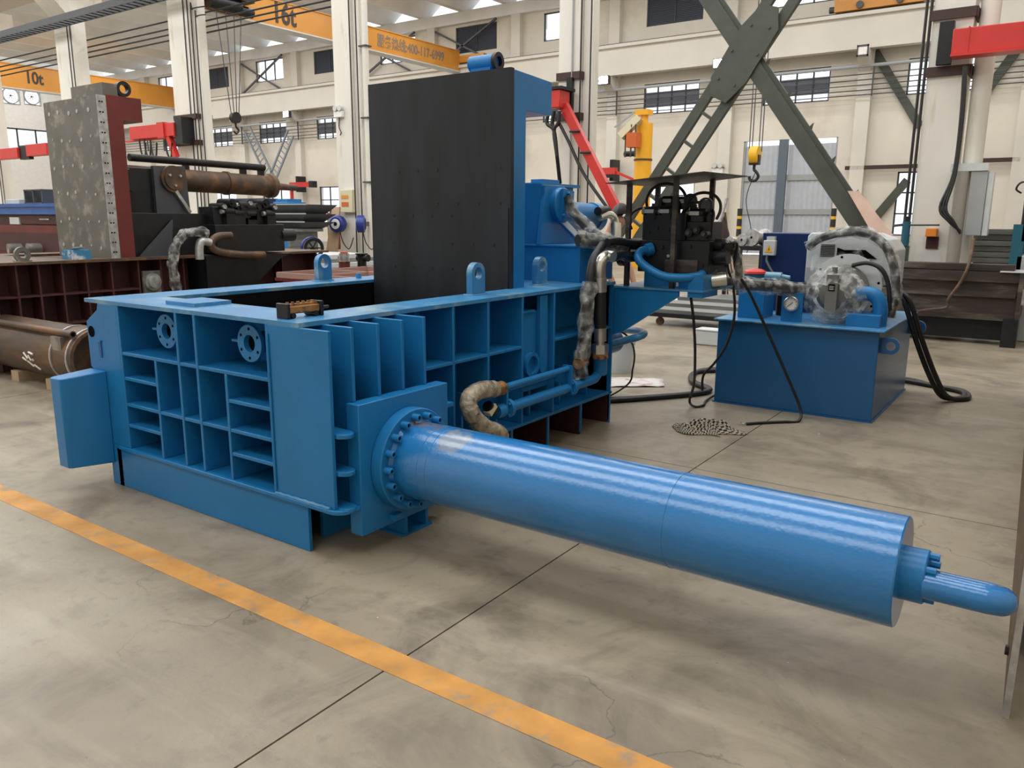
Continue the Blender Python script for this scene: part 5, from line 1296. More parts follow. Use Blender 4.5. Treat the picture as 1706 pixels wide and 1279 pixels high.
# ================================================================== middle ground, between the two machines
# maroon frames lying flat in a stack
PINK = mat('frame_edge_primer', (0.36, 0.22, 0.18), .6)
ff = T('steel_tray', 'maroon steel tray with pale crossing ribs behind the far rim of the baler', 'tray', (-3.5, 5.2, 0))
ff.part('plate', MB().box(-4.8, 3.7, .86, -2.5, 6.7, .90), RED)
for i in range(4): ff.part('cross_rib', MB().box(-4.8 + i * .757, 3.7, .90, -4.77 + i * .757, 6.7, .96), PINK)
for i in range(5): ff.part('long_rib', MB().box(-4.8, 3.7 + i * .74, .90, -2.5, 3.73 + i * .74, .96), PINK)
for x_ in (-4.7, -2.8): ff.part('stand', MB().box(x_, 3.9, 0, x_ + .2, 6.5, .86), RED2)
# hoppers: three dark trays
for i, (py0, py1, lab) in enumerate(((341, 356, 'uppermost dark hopper tray behind the black valve block'), (356, 369, 'middle dark hopper tray behind the black valve block'), (369, 380, 'lowest dark hopper tray behind the black valve block'))):
    p0 = at(425, py0, 'y', 9.0); p1 = at(509 - i * 2, py0, 'y', 9.0); q0 = at(425, py1, 'y', 9.0); q1 = at(501 - i * 3, py1, 'y', 9.0)
    t = T('hopper_tray', lab, 'hopper', (q0.x, 9.2, q0.z), 'dark hopper trays')
    t.part('panel', MB().add([(p0.x, 9.0, p0.z), (p1.x, 9.0, p0.z), (q1.x, 9.12, q0.z), (q0.x, 9.12, q0.z), (p0.x, 9.9, p0.z), (p1.x, 9.9, p0.z), (q1.x, 9.7, q0.z), (q0.x, 9.7, q0.z)], [(0, 3, 2, 1), (1, 2, 6, 5), (2, 3, 7, 6), (4, 5, 6, 7), (3, 0, 4, 7)]), DGREY)
    t.part('lip', MB().box(p0.x, 8.97, p0.z - .01, p1.x + .03, 9.02, p0.z + .015), GREY)
hz = q0.z
hst = T('hopper_bench', 'steel bench carrying the dark hopper trays', 'bench', (q0.x + .5, 9.4, 0))
hst.part('top', MB().box(q0.x - .6, 8.8, hz - .06, q1.x + .05, 9.68, hz), GSTEEL)
for dx in (-.5, 1.2): hst.part('leg', MB().box(q0.x + dx, 8.9, 0, q0.x + dx + .08, 9.66, hz - .06), GSTEEL)
# plywood sheets leaning
for i, (px0, px1, py0, py1, lab) in enumerate(((508, 532, 348, 384, 'plywood sheet leaning right of the hopper trays'), (528, 546, 344, 386, 'narrower plywood sheet leaning beside the floor window'))):
    p0 = at(px0, py0, 'y', 10.0); p1 = at(px1, py1, 'y', 10.0)
    solo('plywood_sheet', MB().add([(p0.x, 10.0 + .45 * i, p0.z), (p1.x - .1, 10.02 + .45 * i, p0.z), (p1.x, 9.7 + .45 * i, 0), (p0.x - .15, 9.7 + .45 * i, 0), (p0.x, 10.04 + .45 * i, p0.z), (p1.x - .1, 10.06 + .45 * i, p0.z), (p1.x, 9.74 + .45 * i, 0), (p0.x - .15, 9.74 + .45 * i, 0)], [(0, 1, 2, 3), (7, 6, 5, 4), (0, 4, 5, 1), (1, 5, 6, 2), (2, 6, 7, 3), (3, 7, 4, 0)]), BROWNW, lab, 'plywood', 'leaning plywood')
# grey plates in a stack
a = at(455, 388, 'y', 8.2); b = at(565, 402, 'y', 8.2)
for i in range(5):
    z_ = .62 + i * .07
    solo('steel_sheet', MB().box(a.x - .3 + .06 * i, 7.6 + .04 * i, z_ - .07, b.x + .5 - .12 * i, 9.0, z_), GSTEEL if i % 2 else LGREY, ['lowest grey sheet of the stack behind the blue reel', 'second grey sheet from the bottom behind the blue reel', 'middle grey sheet of the stack behind the blue reel', 'second grey sheet from the top behind the blue reel', 'topmost grey sheet of the stack behind the blue reel'][i], 'steel sheet', 'stacked grey sheets')
for lab, x_ in (('left timber bearer under the stacked grey sheets', a.x), ('right timber bearer under the stacked grey sheets', b.x)): solo('timber_bearer', MB().box(x_ - .2, 7.7, 0, x_ + .2, 8.8, .55), BROWNW, lab, 'timber')
# blue hose reel
rc_ = at(521, 413, 'y', 7.0)
hr = T('hose_reel', 'upright reel wound with dark blue hose beyond the far lifting lug', 'reel', (rc_.x, 7.0, 0))
rr_ = .17
hr.part('rim', MB().ring(rc_ + V((.02, 0, 0)), (.85, -.5, 0), rr_ - .05, rr_, .05, 32), SLATE)
for i in range(4): hr.part('hose_turn', MB().tube([rc_ + V((-.02 - .022 * i, .02 + .01 * i, 0)) + V((.5 * math.cos(a_), .85 * math.cos(a_), math.sin(a_))) * (rr_ + .012) for a_ in [k * PI / 10 for k in range(21)]], .013, 8, 2), REEL)
for q in range(3): a_ = q * PI / 3; d = V((.5 * math.cos(a_), .85 * math.cos(a_), math.sin(a_))) * (rr_ - .04); hr.part('spoke', MB().bar(rc_ - d, rc_ + d, .025, .02), SLATE)
hr.part('post', MB().box(rc_.x - .03, 6.97, 0, rc_.x + .03, 7.03, rc_.z), SLATE)
# drum with a silver top, flanged pipe
dc = at(574, 448, 'y', 6.4)
dr = T('oil_filter_drum', 'red drum with a silver upper part and red cap behind the far rim', 'drum', (dc.x, 6.4, 0))
z1_ = at(574, 437, 'y', 6.4).z; z2_ = at(574, 422, 'y', 6.4).z
dr.part('drum', MB().cyl((dc.x, 6.4, 0), (dc.x, 6.4, z1_), .088, n=24), RED); dr.part('collar', MB().cyl((dc.x, 6.4, z1_), (dc.x, 6.4, z1_ + .015), .095, n=24), RUST)
dr.part('head', MB().cyl((dc.x, 6.4, z1_ + .015), (dc.x, 6.4, z2_), .08, n=24), MILL); dr.part('cap', MB().cyl((dc.x, 6.4, z2_), (dc.x, 6.4, z2_ + .02), .06, n=20), JRED)
for s_ in (-1, 1): dr.part('latch', MB().box(dc.x + s_ * .09 - .012, 6.36, z1_ + .02, dc.x + s_ * .09 + .012, 6.4, z1_ + .09), MILL)
fp = at(603, 436, 'y', 6.5)
fpz = T('flanged_pipe', 'dark cast pipe tee with flanges next to the red drum', 'pipe', (fp.x, 6.5, 0))
zt_ = at(603, 424, 'y', 6.5).z
fpz.part('riser', MB().cyl((fp.x, 6.5, 0), (fp.x, 6.5, zt_), .07, n=18), SLATE); fpz.part('branch', MB().cyl((fp.x - .08, 6.5, zt_ - .05), (fp.x + .14, 6.5, zt_ - .05), .055, n=18), SLATE); fpz.part('flange', MB().cyl((fp.x, 6.5, zt_), (fp.x, 6.5, zt_ + .02), .1, n=20), SLATE)

# column fittings: switch box and two blue reels
c = at(578, 335, 'y', RY - .3)
sb = T('switch_box', 'beige breaker box with two orange windows on the column', 'electrical box', c - V((0, 0, .27)))
sb.part('case', MB().box(c.x - .19, RY - .33, c.z - .25, c.x + .19, RY - .215, c.z + .25), BEIGE, bevel=.01)
sb.part('breaker_window', MB().box(c.x - .14, RY - .336, c.z + .05, c.x + .08, RY - .33, c.z + .13), SLOTOR); sb.part('breaker_window', MB().box(c.x - .14, RY - .336, c.z - .12, c.x + .08, RY - .33, c.z - .02), SLOTRED)
for lab, px, dx in (('left round blue cable reel with a white disc on the column', 562, -.1), ('right round blue cable reel with a white disc on the column', 600, .25)):
    p = at(px, 373, 'y', RY - .45); d = V((.45 + dx, -.85, 0)).normalized() if px > 570 else V((.25, -.95, 0)).normalized()
    if px > 570: d = V((-.75, -.6, 0)).normalized()
    t = T('cable_reel', lab, 'reel', p, 'blue reels on the column')
    t.part('drum', MB().lathe(p - d * .12, d, [(0, .12), (.03, .19), (.17, .19), (.20, .15), (.20, .0001)], 32), REEL)
    t.part('disc', MB().lathe(p - d * .12, d, [(.202, .115), (.21, .11), (.21, .05), (.204, .045)], 28), WHITE)
    t.part('hub', MB().cyl(p + d * .082, p + d * .10, .035, n=16), SLATE)
    t.part('bracket', MB().bar(p - d * .1, V((p.x, RY - .2, p.z)), .05, .1), DGREY)
    t.part('lead', MB().tube([p + V((.08, 0, -.15)), p + V((.16, 0, -.4)), p + V((.3, .05, -.55)), p + V((.4, .1, -.3))], .012, 6), RUB)
pv = at(565, 188, 'y', RY - .24)
ec = T('emergency_lamp', 'white twin-head emergency lamp high on the switch-box column', 'lamp', pv)
ec.part('case', MB().box(pv.x - .12, RY - .30, pv.z - .10, pv.x + .14, RY - .215, pv.z + .03), WHITE, bevel=.01)
for dx in (-.05, .09): ec.part('lamp_head', MB().cyl((pv.x + dx, RY - .33, pv.z + .09), (pv.x + dx, RY - .25, pv.z + .09), .06, n=18), LGREY)
ec.part('cord', MB().tube([(pv.x, RY - .24, pv.z - .1), (pv.x - .02, RY - .24, pv.z - .3), (pv.x + .06, RY - .26, pv.z - .42), (pv.x + .02, RY - .25, pv.z - .48)], .012, 6), RUB)

# ================================================================== jib cranes
clamp(1.17, .50, (at(1580, 24, 'y', RY - .2).z - .07, at(1570, 119, 'y', RY - .2).z - .07), 'brown clamp bands round the right-hand column')
clamp(-4.95, .44, (at(955, 126, 'y', RY - .2).z - .07, at(955, 194, 'y', RY - .2).z - .07), 'brown clamp bands round the column right of the blue lid')
z_a, z_b = at(330, 193, 'y', RY - .2).z, at(330, 237, 'y', RY - .2).z
clamp(-16.70, .95, (z_b - .07, z_a - .07), 'brown clamp bands round the column behind the rusty ram')

j0 = at(1577, 72, 'y', RY - .3)
j = T('jib_crane', 'thick red jib arm hinged on the right-hand column', 'jib crane', (j0.x, RY - .3, j0.z - .3), 'red jib cranes')
j.part('hinge_plate', MB().box(j0.x - .10, RY - .36, at(1575, 108, 'y', RY - .3).z, j0.x + .08, RY - .26, at(1577, 37, 'y', RY - .3).z), SLATE)
za, zb_ = at(1600, 50, 'y', RY - .4).z, at(1600, 92, 'y', RY - .4).z
xa = at(1588, 72, 'y', RY - .4).x
j.part('arm', MB().box(xa, RY - .52, zb_, xa + 4.2, RY - .30, za), JRED, bevel=.01); j.part('arm_flange', MB().box(xa, RY - .56, zb_ - .03, xa + 4.2, RY - .26, zb_), JRED)
j.part('arm_plate', MB().box(xa + .18, RY - .535, zb_ + .0, xa + .20, RY - .285, za + .01), JRED)

j1 = at(950, 165, 'y', RY - .3)
j = T('jib_crane', 'red jib crane with a sloping strut on the column right of the blue lid', 'jib crane', (j1.x, RY - .4, j1.z - .4), 'red jib cranes')
j.part('hinge_plate', MB().box(at(946, 165, 'y', RY - .26).x, RY - .32, at(950, 205, 'y', RY - .26).z, at(955, 165, 'y', RY - .26).x, RY - .24, at(950, 130, 'y', RY - .26).z), SLATE)
b0, b1 = at(921, 182, 'y', RY - .6), at(940, 150, 'y', RY - .6)
j.part('head_box', MB().box(b0.x, RY - .75, b0.z, b1.x, RY - .4, b1.z), JRED, bevel=.015)
j.part('head_plate', MB().box(b0.x, RY - .78, b1.z, b1.x + .05, RY - .3, b1.z + .05), SLATE)
s0, s1 = at(940, 176, 'y', RY - .55), at(1029, 352, 'y', RY - .55)
j.part('strut', MB().bar(s0, s1, .16, .12, (0, 1, 0)), JRED)
j.part('strut_cable', MB().tube([s0 + V((-.1, -.1, -.2)), s0 + (s1 - s0) * .3 + V((-.16, -.1, -.1)), s0 + (s1 - s0) * .6 + V((-.18, -.1, -.1)), s1 + V((-.1, -.1, 0))], .03, 8), RUB)
for t_ in (.25, .45): j.part('cable_tie', MB().cyl(s0 + (s1 - s0) * t_ + V((-.1, -.1, 0)), s0 + (s1 - s0) * t_ + V((.1, -.08, 0)), .02, n=8), RUB)
for dx in (-8, 0, 9):
    p0 = at(923 + dx, 185, 'y', RY - .7); j.part('drop_cable', MB().tube([p0, at(920 + dx * 1.1, 205, 'y', RY - .7), at(923, 218, 'y', RY - .7), at(928, 260, 'y', RY - .7), at(933, 306, 'y', RY - .7)], .035, 8), RUB)

j3 = at(300, 215, 'y', RY - .4)
j = T('jib_crane', 'red jib arm reaching left from the column behind the rusty ram', 'jib crane', (j3.x, RY - .4, j3.z - .3), 'red jib cranes')
e0_, e1_ = at(222, 218, 'y', RY - .5), at(296, 214, 'y', RY - .5)
j.part('arm', MB().box(e0_.x, RY - .62, at(260, 230, 'y', RY - .5).z, e1_.x, RY - .36, at(260, 208, 'y', RY - .5).z), JRED, bevel=.01)
j.part('arm_collar', MB().box(at(270, 215, 'y', RY - .5).x, RY - .66, at(270, 231, 'y', RY - .5).z, at(281, 215, 'y', RY - .5).x, RY - .32, at(270, 205, 'y', RY - .5).z), JRED)
j.part('hinge', MB().box(e1_.x, RY - .58, at(300, 240, 'y', RY - .5).z, e1_.x + .3, RY - .21, at(300, 195, 'y', RY - .5).z), SLATE)
j.part('trolley_rail', MB().box(e0_.x - .4, RY - .52, at(250, 234, 'y', RY - .5).z, at(275, 230, 'y', RY - .5).x, RY - .46, at(250, 231, 'y', RY - .5).z), JRED)
s0, s1 = at(281, 226, 'y', RY - .55), at(294, 262, 'y', RY - .55)
j.part('strut', MB().bar(s0, s1, .14, .12, (0, 1, 0)), JRED)
for px in (232, 240, 250, 275): p0 = at(px, 232, 'y', RY - .6); j.part('cable_loop', MB().tube([p0, p0 + V((.05, 0, -.35)), p0 + V((.2, 0, -.5)), p0 + V((.3, 0, -.1))], .025, 6), RUB)

e0_, e1_ = at(-30, 256, 'y', RY - .5), at(84, 252, 'y', RY - .5)
j = T('jib_crane', 'red jib arm crossing the left border beside the raw lid', 'jib crane', (e0_.x, RY - .5, e0_.z), 'red jib cranes')
zl, zh = at(30, 264, 'y', RY - .5).z, at(30, 246, 'y', RY - .5).z
xh0, xh1 = at(35, 255, 'y', RY - .5).x, at(50, 255, 'y', RY - .5).x
j.part('arm', MB().box(e0_.x, RY - .62, zl, xh0, RY - .36, zh), JRED, bevel=.01); j.part('arm', MB().box(xh1, RY - .62, zl + .03, e1_.x, RY - .36, zh + .05), JRED, bevel=.01)
j.part('hinge', MB().box(xh0, RY - .55, zl - .05, xh1, RY - .4, zh + .05), SLATE)

# small far jibs on the wall
for lab, px0, px1, py0, py1, st in (('small distant red jib arm on the far wall left of the switch-box column', 485, 518, 303, 312, None), ('small distant red jib on the far wall left of the yellow jib column', 1004, 1027, 279, 291, (1062, 302))):
    y_ = WY - 1.2 if px0 < 600 else WY - 1.2
    p0, p1 = at(px0, py1, 'y', y_), at(px1, py0, 'y', y_)
    j = T('jib_crane', lab, 'jib crane', (p0.x, y_, p0.z), 'red jib cranes')
    j.part('arm', MB().box(p0.x, y_ - .15, p0.z, p1.x, y_ + .15, p1.z), JRED)
    j.part('end_cap', MB().box(p1.x, y_ - .2, p0.z - .05, p1.x + .35, y_ + .2, p1.z + .05) if st is None else MB().box(p0.x + .1, y_ - .2, p0.z - .15, p1.x - .1, y_ + .2, p0.z), SLATE)
    j.part('wall_bracket', MB().box(p0.x + .3, y_ + .15, p0.z - .3, p0.x + .5, WY - .36, p1.z + .4), SLATE)
    if st: j.part('strut', MB().bar(V((p1.x, y_, p0.z + .1)), at(*st, 'y', y_), .12, .12), JRED)
    else: j.part('strut', MB().box(p0.x, y_ - .1, p0.z - 1.2, p0.x + .1, y_ + .1, p0.z), JRED)

# yellow column jib
yj = 22.0; p = at(1070, 300, 'y', yj)
t = T('yellow_jib_column', 'tall yellow tubular jib crane column in front of the far wall', 'jib crane', (p.x, yj, 0))
r_ = .28; zt_ = at(1070, 206, 'y', yj).z
t.part('post', MB().cyl((p.x, yj, 0), (p.x, yj, zt_), r_, n=28), YEL)
t.part('band', MB().cyl((p.x, yj, at(1070, 268, 'y', yj).z), (p.x, yj, at(1070, 268, 'y', yj).z + .06), r_ + .02, n=28), RUST)
t.part('head', MB().cyl((p.x, yj, zt_), (p.x, yj, zt_ + .25), .12, n=16).box(p.x - .28, yj - .2, zt_ + .25, p.x + .2, yj + .2, zt_ + .42), YEL)
b0, b1 = at(1034, 228, 'y', yj - .6), at(1066, 196, 'y', yj - .4)
t.part('arm', MB().bar(b0, b1, .22, .26, (0, 1, 0)), BEIGE)
t.part('tie', MB().bar(at(1024, 212, 'y', yj - .5), at(1058, 186, 'y', yj - .4), .05, .05), RAILM)
p2 = at(1056, 235, 'y', yj - .5); t.part('hoist', MB().box(p2.x - .18, yj - .7, p2.z - .2, p2.x + .18, yj - .35, p2.z + .25), mat('hoist_orange', (0.6, 0.12, 0.02), .5))
for dx in (-.25, -.05, .1): t.part('chain', MB().cyl((p2.x + dx, yj - .6, p2.z - .5), (p2.x + dx, yj - .6, p2.z + .5), .025, n=6), DGREY)
p3 = at(1052, 256, 'y', yj); t.part('motor', MB().cyl((p3.x - .25, yj, p3.z), (p3.x + .2, yj, p3.z), .09, n=12), SLATE)

# ================================================================== right-hand background
bb = T('steel_fabrication', 'long brown steel fabrication lying in front of the right-hand column', 'steel beam', (1.5, 9.7, 0))
bx0, bx1 = .35, 2.42; yb = 9.55
bb.part('top_angle', MB().box(bx0, yb + .05, .96, bx1 - .1, yb + .3, 1.04), RUST2)
bb.part('upper_flange', MB().box(bx0, yb - .02, .82, bx1 + .02, yb + .5, .95), RUST2)
bb.part('web', MB().box(bx0, yb + .06, .36, bx1, yb + .1, .82), RUST2); bb.part('web_rib', MB().box(bx0, yb + .02, .62, bx1 - .05, yb + .06, .70), RUST2)
bb.part('lower_flange', MB().box(bx0, yb - .02, .33, bx1, yb + .4, .40), RUST2); bb.part('underframe', MB().box(bx0, yb + .1, .06, bx1, yb + .5, .33), SLATE)
bb.part('end_plate', MB().box(bx1 - .03, yb - .08, .36, bx1 + .02, yb + .55, .95), RUST2); bb.part('end_foot', MB().box(bx1 - .15, yb - .1, 0, bx1 + .02, yb + .2, .36), SLATE); bb.part('end_foot', MB().box(bx0, yb + .1, 0, bx0 + .15, yb + .4, .06), SLATE)
bb.part('end_bracket', MB().box(bx1 + .02, yb - .06, .55, bx1 + .05, yb, .75), MILL)
bb.part('pale_plate', MB().box(bx1 - .25, yb - .06, .952, bx1 + .12, yb + .5, .965), LGREY)
solo('welding_lead', MB().tube([at(1622, 398, 'y', 9.9), at(1614, 440, 'y', 9.5), at(1600, 470, 'y', 9.47), at(1580, 498, 'y', 9.46), at(1576, 512, 'y', 9.46), at(1545, 516, 'y', 9.4), at(1510, 522, 'y', 9.2)], .02, 8, 6), RUST, 'brown cable hanging over the steel fabrication', 'cable')
# grey boards stacked behind
random.seed(11)
for i in range(8):
    z_ = .80 + i * .085; x0_ = 1.55 + random.uniform(0, .12)
    solo('steel_board', MB().box(x0_, 11.6 + random.uniform(0, .1), z_, x0_ + 2.2, 12.4, z_ + .075), GSTEEL, ['%s grey board of the stack behind the right-hand column' % o_ for o_ in ('lowest', 'second lowest', 'third lowest', 'fourth lowest', 'fifth lowest', 'sixth lowest', 'second highest', 'topmost')][i], 'board', 'stacked grey boards')
for lab, x_ in (('left dark trestle under the stacked grey boards', 1.8), ('right dark trestle under the stacked grey boards', 3.2)): solo('board_trestle', MB().box(x_, 11.7, 0, x_ + .15, 12.3, .80), SLATE, lab, 'trestle')
# grey cabinet and pipe on the right-hand column
y_ = RY - .45
c0_, c1_ = at(1604, 392, 'y', y_), at(1646, 284, 'y', y_)
eb = T('electrical_cabinet', 'tall grey electrical cabinet mounted by the right-hand column', 'electrical box', (c0_.x, y_, c0_.z))
xm = at(1612, 340, 'y', y_).x
eb.part('body', MB().box(xm, y_, c0_.z, at(1640, 340, 'y', y_).x, y_ + .28, c1_.z), GREY, bevel=.006)
eb.part('side_panel', MB().box(at(1640, 340, 'y', y_).x + .005, y_ + .02, c0_.z, at(1650, 340, 'y', y_).x, y_ + .25, c1_.z - .02), LGREY)
eb.part('top_tray', MB().box(at(1584, 280, 'y', y_).x, y_ - .02, c1_.z + .0, at(1647, 280, 'y', y_).x, y_ + .28, c1_.z + .10), LGREY)
eb.part('mount', MB().box(xm + .05, y_ + .28, c0_.z + .2, xm + .15, RY - .2, c0_.z + .3), GREY)
solo('grey_duct', MB().cyl((at(1598, 340, 'y', RY - .42).x, RY - .42, 0), (at(1598, 340, 'y', RY - .42).x, RY - .42, c1_.z), .085, n=20), mat('duct_grey', (0.30, 0.27, 0.23), .5), 'brownish grey duct between the column and the grey cabinet', 'duct')
for i in range(3):
    solo('black_lead', MB().tube([at(1606 + 2 * i, 110, 'y', RY - .5), at(1600 + 2 * i, 200, 'y', RY - .52), at(1588 + 2 * i, 290, 'y', RY - .55), at(1566 + 5 * i, 345, 'y', RY - .6), at(1580 + 4 * i, 368, 'y', RY - .6), at(1600, 385 + 2 * i, 'y', RY - .55)], .018, 8, 6), RUB, ['outer black cable hanging in a loop beside the grey duct', 'middle black cable hanging in a loop beside the grey duct', 'inner black cable hanging in a loop beside the grey duct'][i], 'cable', 'black cables by the grey cabinet')
c = at(1552, 387, 'y', RY - .3)
solo('orange_box', MB().box(c.x - .07, RY - .36, c.z - .06, c.x + .07, RY - .215, c.z + .055), mat('box_orange', (0.75, 0.22, 0.02), .45), 'small orange box on the front of the right-hand column', 'box', bevel=.006)
c = at(1553, 404, 'y', RY - .23); solo('maroon_notice', MB().box(c.x - .08, RY - .235, c.z - .085, c.x + .08, RY - .213, c.z + .085), RED2, 'dark maroon plate on the column under the orange box', 'sign')
c = at(1509, 388, 'y', 10.2)
dm = T('bench_drill', 'teal bench drill beside the right-hand column', 'drill', (c.x, 10.2, 0))
dm.part('motor', MB().cyl((c.x, 10.2, c.z - .18), (c.x, 10.2, c.z + .16), .055, n=16), TEAL); dm.part('cap', MB().cyl((c.x, 10.2, c.z + .16), (c.x, 10.2, c.z + .23), .035, n=14), SLATE)
dm.part('lever', MB().cyl((c.x - .16, 10.15, c.z + .1), (c.x, 10.2, c.z + .12), .018, n=8).cyl((c.x, 10.17, c.z + .11), (c.x + .42, 10.17, c.z + .115), .012, n=8), GREENM)
dm.part('stand', MB().box(c.x - .06, 10.16, 0, c.x + .06, 10.26, c.z - .18), GREENM)
c = at(1494, 420, 'y', 10.6); solo('green_crate', MB().box(c.x - .62, 11.1, 0, c.x + .0, 11.5, c.z + .12).box(c.x - .64, 11.08, c.z + .12, c.x + .02, 11.52, c.z + .15), GREENM, 'dark green crate left of the right-hand column', 'crate', bevel=.01)
c0_ = at(1688, 395, 'y', 10.0)
dk = T('dark_machine', 'black and teal machine at the right border behind the boards', 'machine', (c0_.x + .3, 10.1, 0))
dk.part('head', MB().box(c0_.x + .06, 10.14, 1.3, c0_.x + .8, 10.5, at(1690, 326, 'y', 10).z), SLATE, bevel=.03); dk.part('column', MB().box(c0_.x - .02, 10.14, .9, c0_.x + .12, 10.3, 1.55), TEAL); dk.part('base', MB().box(c0_.x + .05, 10.14, 0, c0_.x + .8, 10.5, 1.15), GREY, bevel=.02)
dk.part('handle', MB().tube([(c0_.x + .02, 10.1, 1.95), (c0_.x - .04, 10.07, 2.0), (c0_.x + .0, 10.07, 2.08), (c0_.x + .1, 10.1, 2.1)], .012, 6), SLATE)

# plywood leaning on the brace foot, striped posts, stands by the gate
p0, p1, p2, p3 = at(1412, 318, 'y', 10.6), at(1430, 318, 'y', 10.6), at(1488, 392, 'y', 10.4), at(1455, 392, 'y', 10.4)
solo('leaning_board', MB().add([p0, p1, p2, p3, p0 + V((0, .04, 0)), p1 + V((0, .04, 0)), p2 + V((0, .04, 0)), p3 + V((0, .04, 0))], [(0, 1, 2, 3), (7, 6, 5, 4), (0, 4, 5, 1), (1, 5, 6, 2), (2, 6, 7, 3), (3, 7, 4, 0)]).box(p3.x, 10.4, 0, p3.x + .25, 10.44, p3.z), mat('pink_board', (0.55, 0.38, 0.30), .7, var=.1), 'long pinkish board leaning along the cross brace', 'board')
STRIPE = mat('post_black', (0.02, 0.02, 0.02), .5)
for lab, px in (('striped bollard left of the gate', 1231), ('striped bollard right of the gate', 1387)):
    y_ = 31.0; p = at(px, 380, 'y', y_); zt_ = at(px, 356, 'y', y_).z
    t = T('striped_bollard', lab, 'bollard', (p.x, y_, 0), 'bollards at the gate')
    t.part('post', MB().cyl((p.x, y_, 0), (p.x, y_, zt_), .10, n=12), WARN)
    for i in range(5): z_ = .05 + i * .42; t.part('stripe', MB().cyl((p.x, y_, z_), (p.x, y_, z_ + .30), .105, n=12), STRIPE)
# roll stand behind the tank
y_ = 9.6
rs = T('roll_bench', 'steel bench with shiny rolls behind the tank', 'bench', (at(1235, 420, 'y', y_).x, y_, 0))
zt_ = at(1235, 410, 'y', y_).z; xa, xb_ = at(1200, 410, 'y', y_).x, at(1275, 410, 'y', y_).x
rs.part('top', MB().box(xa, y_, zt_ - .06, xb_, y_ + .8, zt_), SLATE)
for x_ in (xa + .05, xb_ - .1):
    for dy in (.05, .7): rs.part('leg', MB().box(x_, y_ + dy, 0, x_ + .05, y_ + dy + .05, zt_ - .06), SLATE)
for px, r_ in ((1241, .09), (1257, .13), (1222, .07)):
    p = at(px, 398, 'y', y_ + .3); sr = MB().lathe((p.x, y_ + .15, zt_ + r_), (.3, 1, 0), [(0, .02), (0, r_), (.04, r_), (.05, r_ * .7), (.30, r_ * .7), (.31, r_), (.35, r_), (.35, .02)], 24)
    rs.part('roll', sr, MILL)
for i in range(5):
    z_ = .20 + i * .052
    solo('flat_bar', MB().box(xa - .7 + .1 * i, y_ - .85, z_, xb_ + .3 - .05 * i, y_ - .05, z_ + .05), LGREY if i % 2 else GSTEEL, ['lowest flat bar in the rack under the roll bench', 'second flat bar from the bottom under the roll bench', 'middle flat bar in the rack under the roll bench', 'second flat bar from the top under the roll bench', 'topmost flat bar in the rack under the roll bench'][i], 'steel bar', 'flat bars under the roll bench')
rk = T('bar_trolley', 'low wheeled trolley under the flat bars', 'trolley', (xa, y_ + .3, 0))
rk.part('deck', MB().box(xa - .8, y_ - .9, .14, xb_ + .3, y_ - .03, .20), SLATE)
for x_ in (xa - .6, xa + .5, xb_): rk.part('caster', MB().cyl((x_, y_ - .8, .06), (x_, y_ - .75, .06), .06, n=14).box(x_ - .02, y_ - .81, .06, x_ + .02, y_ - .74, .14), RUST)
p = at(1207, 378, 'y', 14.0)
tp = T('tripod_stand', 'dark tripod stand with a bag by the gate pilaster', 'stand', (p.x, 14.0, 0))
for dx, dy in ((-.25, 0), (.3, 0), (.05, .3)): tp.part('leg', MB().cyl((p.x + dx, 14.0 + dy, 0), (p.x, 14.0, p.z + .3), .018, n=8), RUST)
tp.part('bag', MB().lathe((p.x - .06, 14.0, p.z - .35), (0, 0, 1), [(0, .0001), (0, .16), (.2, .17), (.45, .09), (.55, .03), (.6, .0001)], 14), mat('bag_brown', (0.05, 0.03, 0.03), .8))
for lab, px in (('white twin emergency lamp on the pilaster behind the valve roof', 1196),):
    p = at(px, 282, 'y', WY - .4); t = T('emergency_lamp', lab, 'lamp', p)
    t.part('case', MB().box(p.x - .25, WY - .45, p.z - .2, p.x + .25, WY - .352, p.z + .05), WHITE)
    for dx in (-.14, .14): t.part('lamp_head', MB().cyl((p.x + dx, WY - .55, p.z + .16), (p.x + dx, WY - .4, p.z + .16), .11, n=14), LGREY)
    t.part('bracket', MB().box(p.x - .3, WY - .44, p.z + .05, p.x + .3, WY - .352, p.z + .08), DGREY)
p = at(1183, 380, 'y', 12.0); solo('leaning_bars', MB().bar(V((p.x - .2, 12.0, 0)), V((p.x + .18, 12.3, at(1195, 330, 'y', 12.0).z)), .10, .03), MILL, 'pale steel flat leaning behind the right roof post', 'steel bar')

# far small equipment on the hall floor seen through the gaps
for lab, px0, px1, py0, py1, y_, m_, nm in (('pale blue machine far behind the rusty ram', 375, 440, 330, 345, 26.0, NAVY, 'far_machine'), ('bright blue machine far behind the rusty rod', 455, 478, 331, 345, 24.0, BLUE, 'far_machine'), ('maroon machine far behind the cable reels', 545, 560, 350, 372, 26.0, RED, 'far_machine')):
    p0, p1 = at(px0, py1, 'y', y_), at(px1, py0, 'y', y_)
    t = T(nm, lab, 'machine', (p0.x, y_, 0)); t.part('body', MB().box(p0.x, y_, 0, p1.x, y_ + 1.2, p1.z - .15), m_, bevel=.03); t.part('hood', MB().box(p0.x + .1, y_ + .1, p1.z - .15, p1.x - .1, y_ + 1.0, p1.z), m_)
    t.part('door', MB().box(p0.x + .1, y_ - .03, .2, (p0.x + p1.x) / 2, y_, p1.z - .3), GREY)

# ================================================================== the worker behind the valve bank
HD = at(1034, 362, 'y', 5.35)
wk = T('person', 'worker in a white shirt leaning forward behind the lid cylinder', 'person', (HD.x - .15, 5.4, 0))


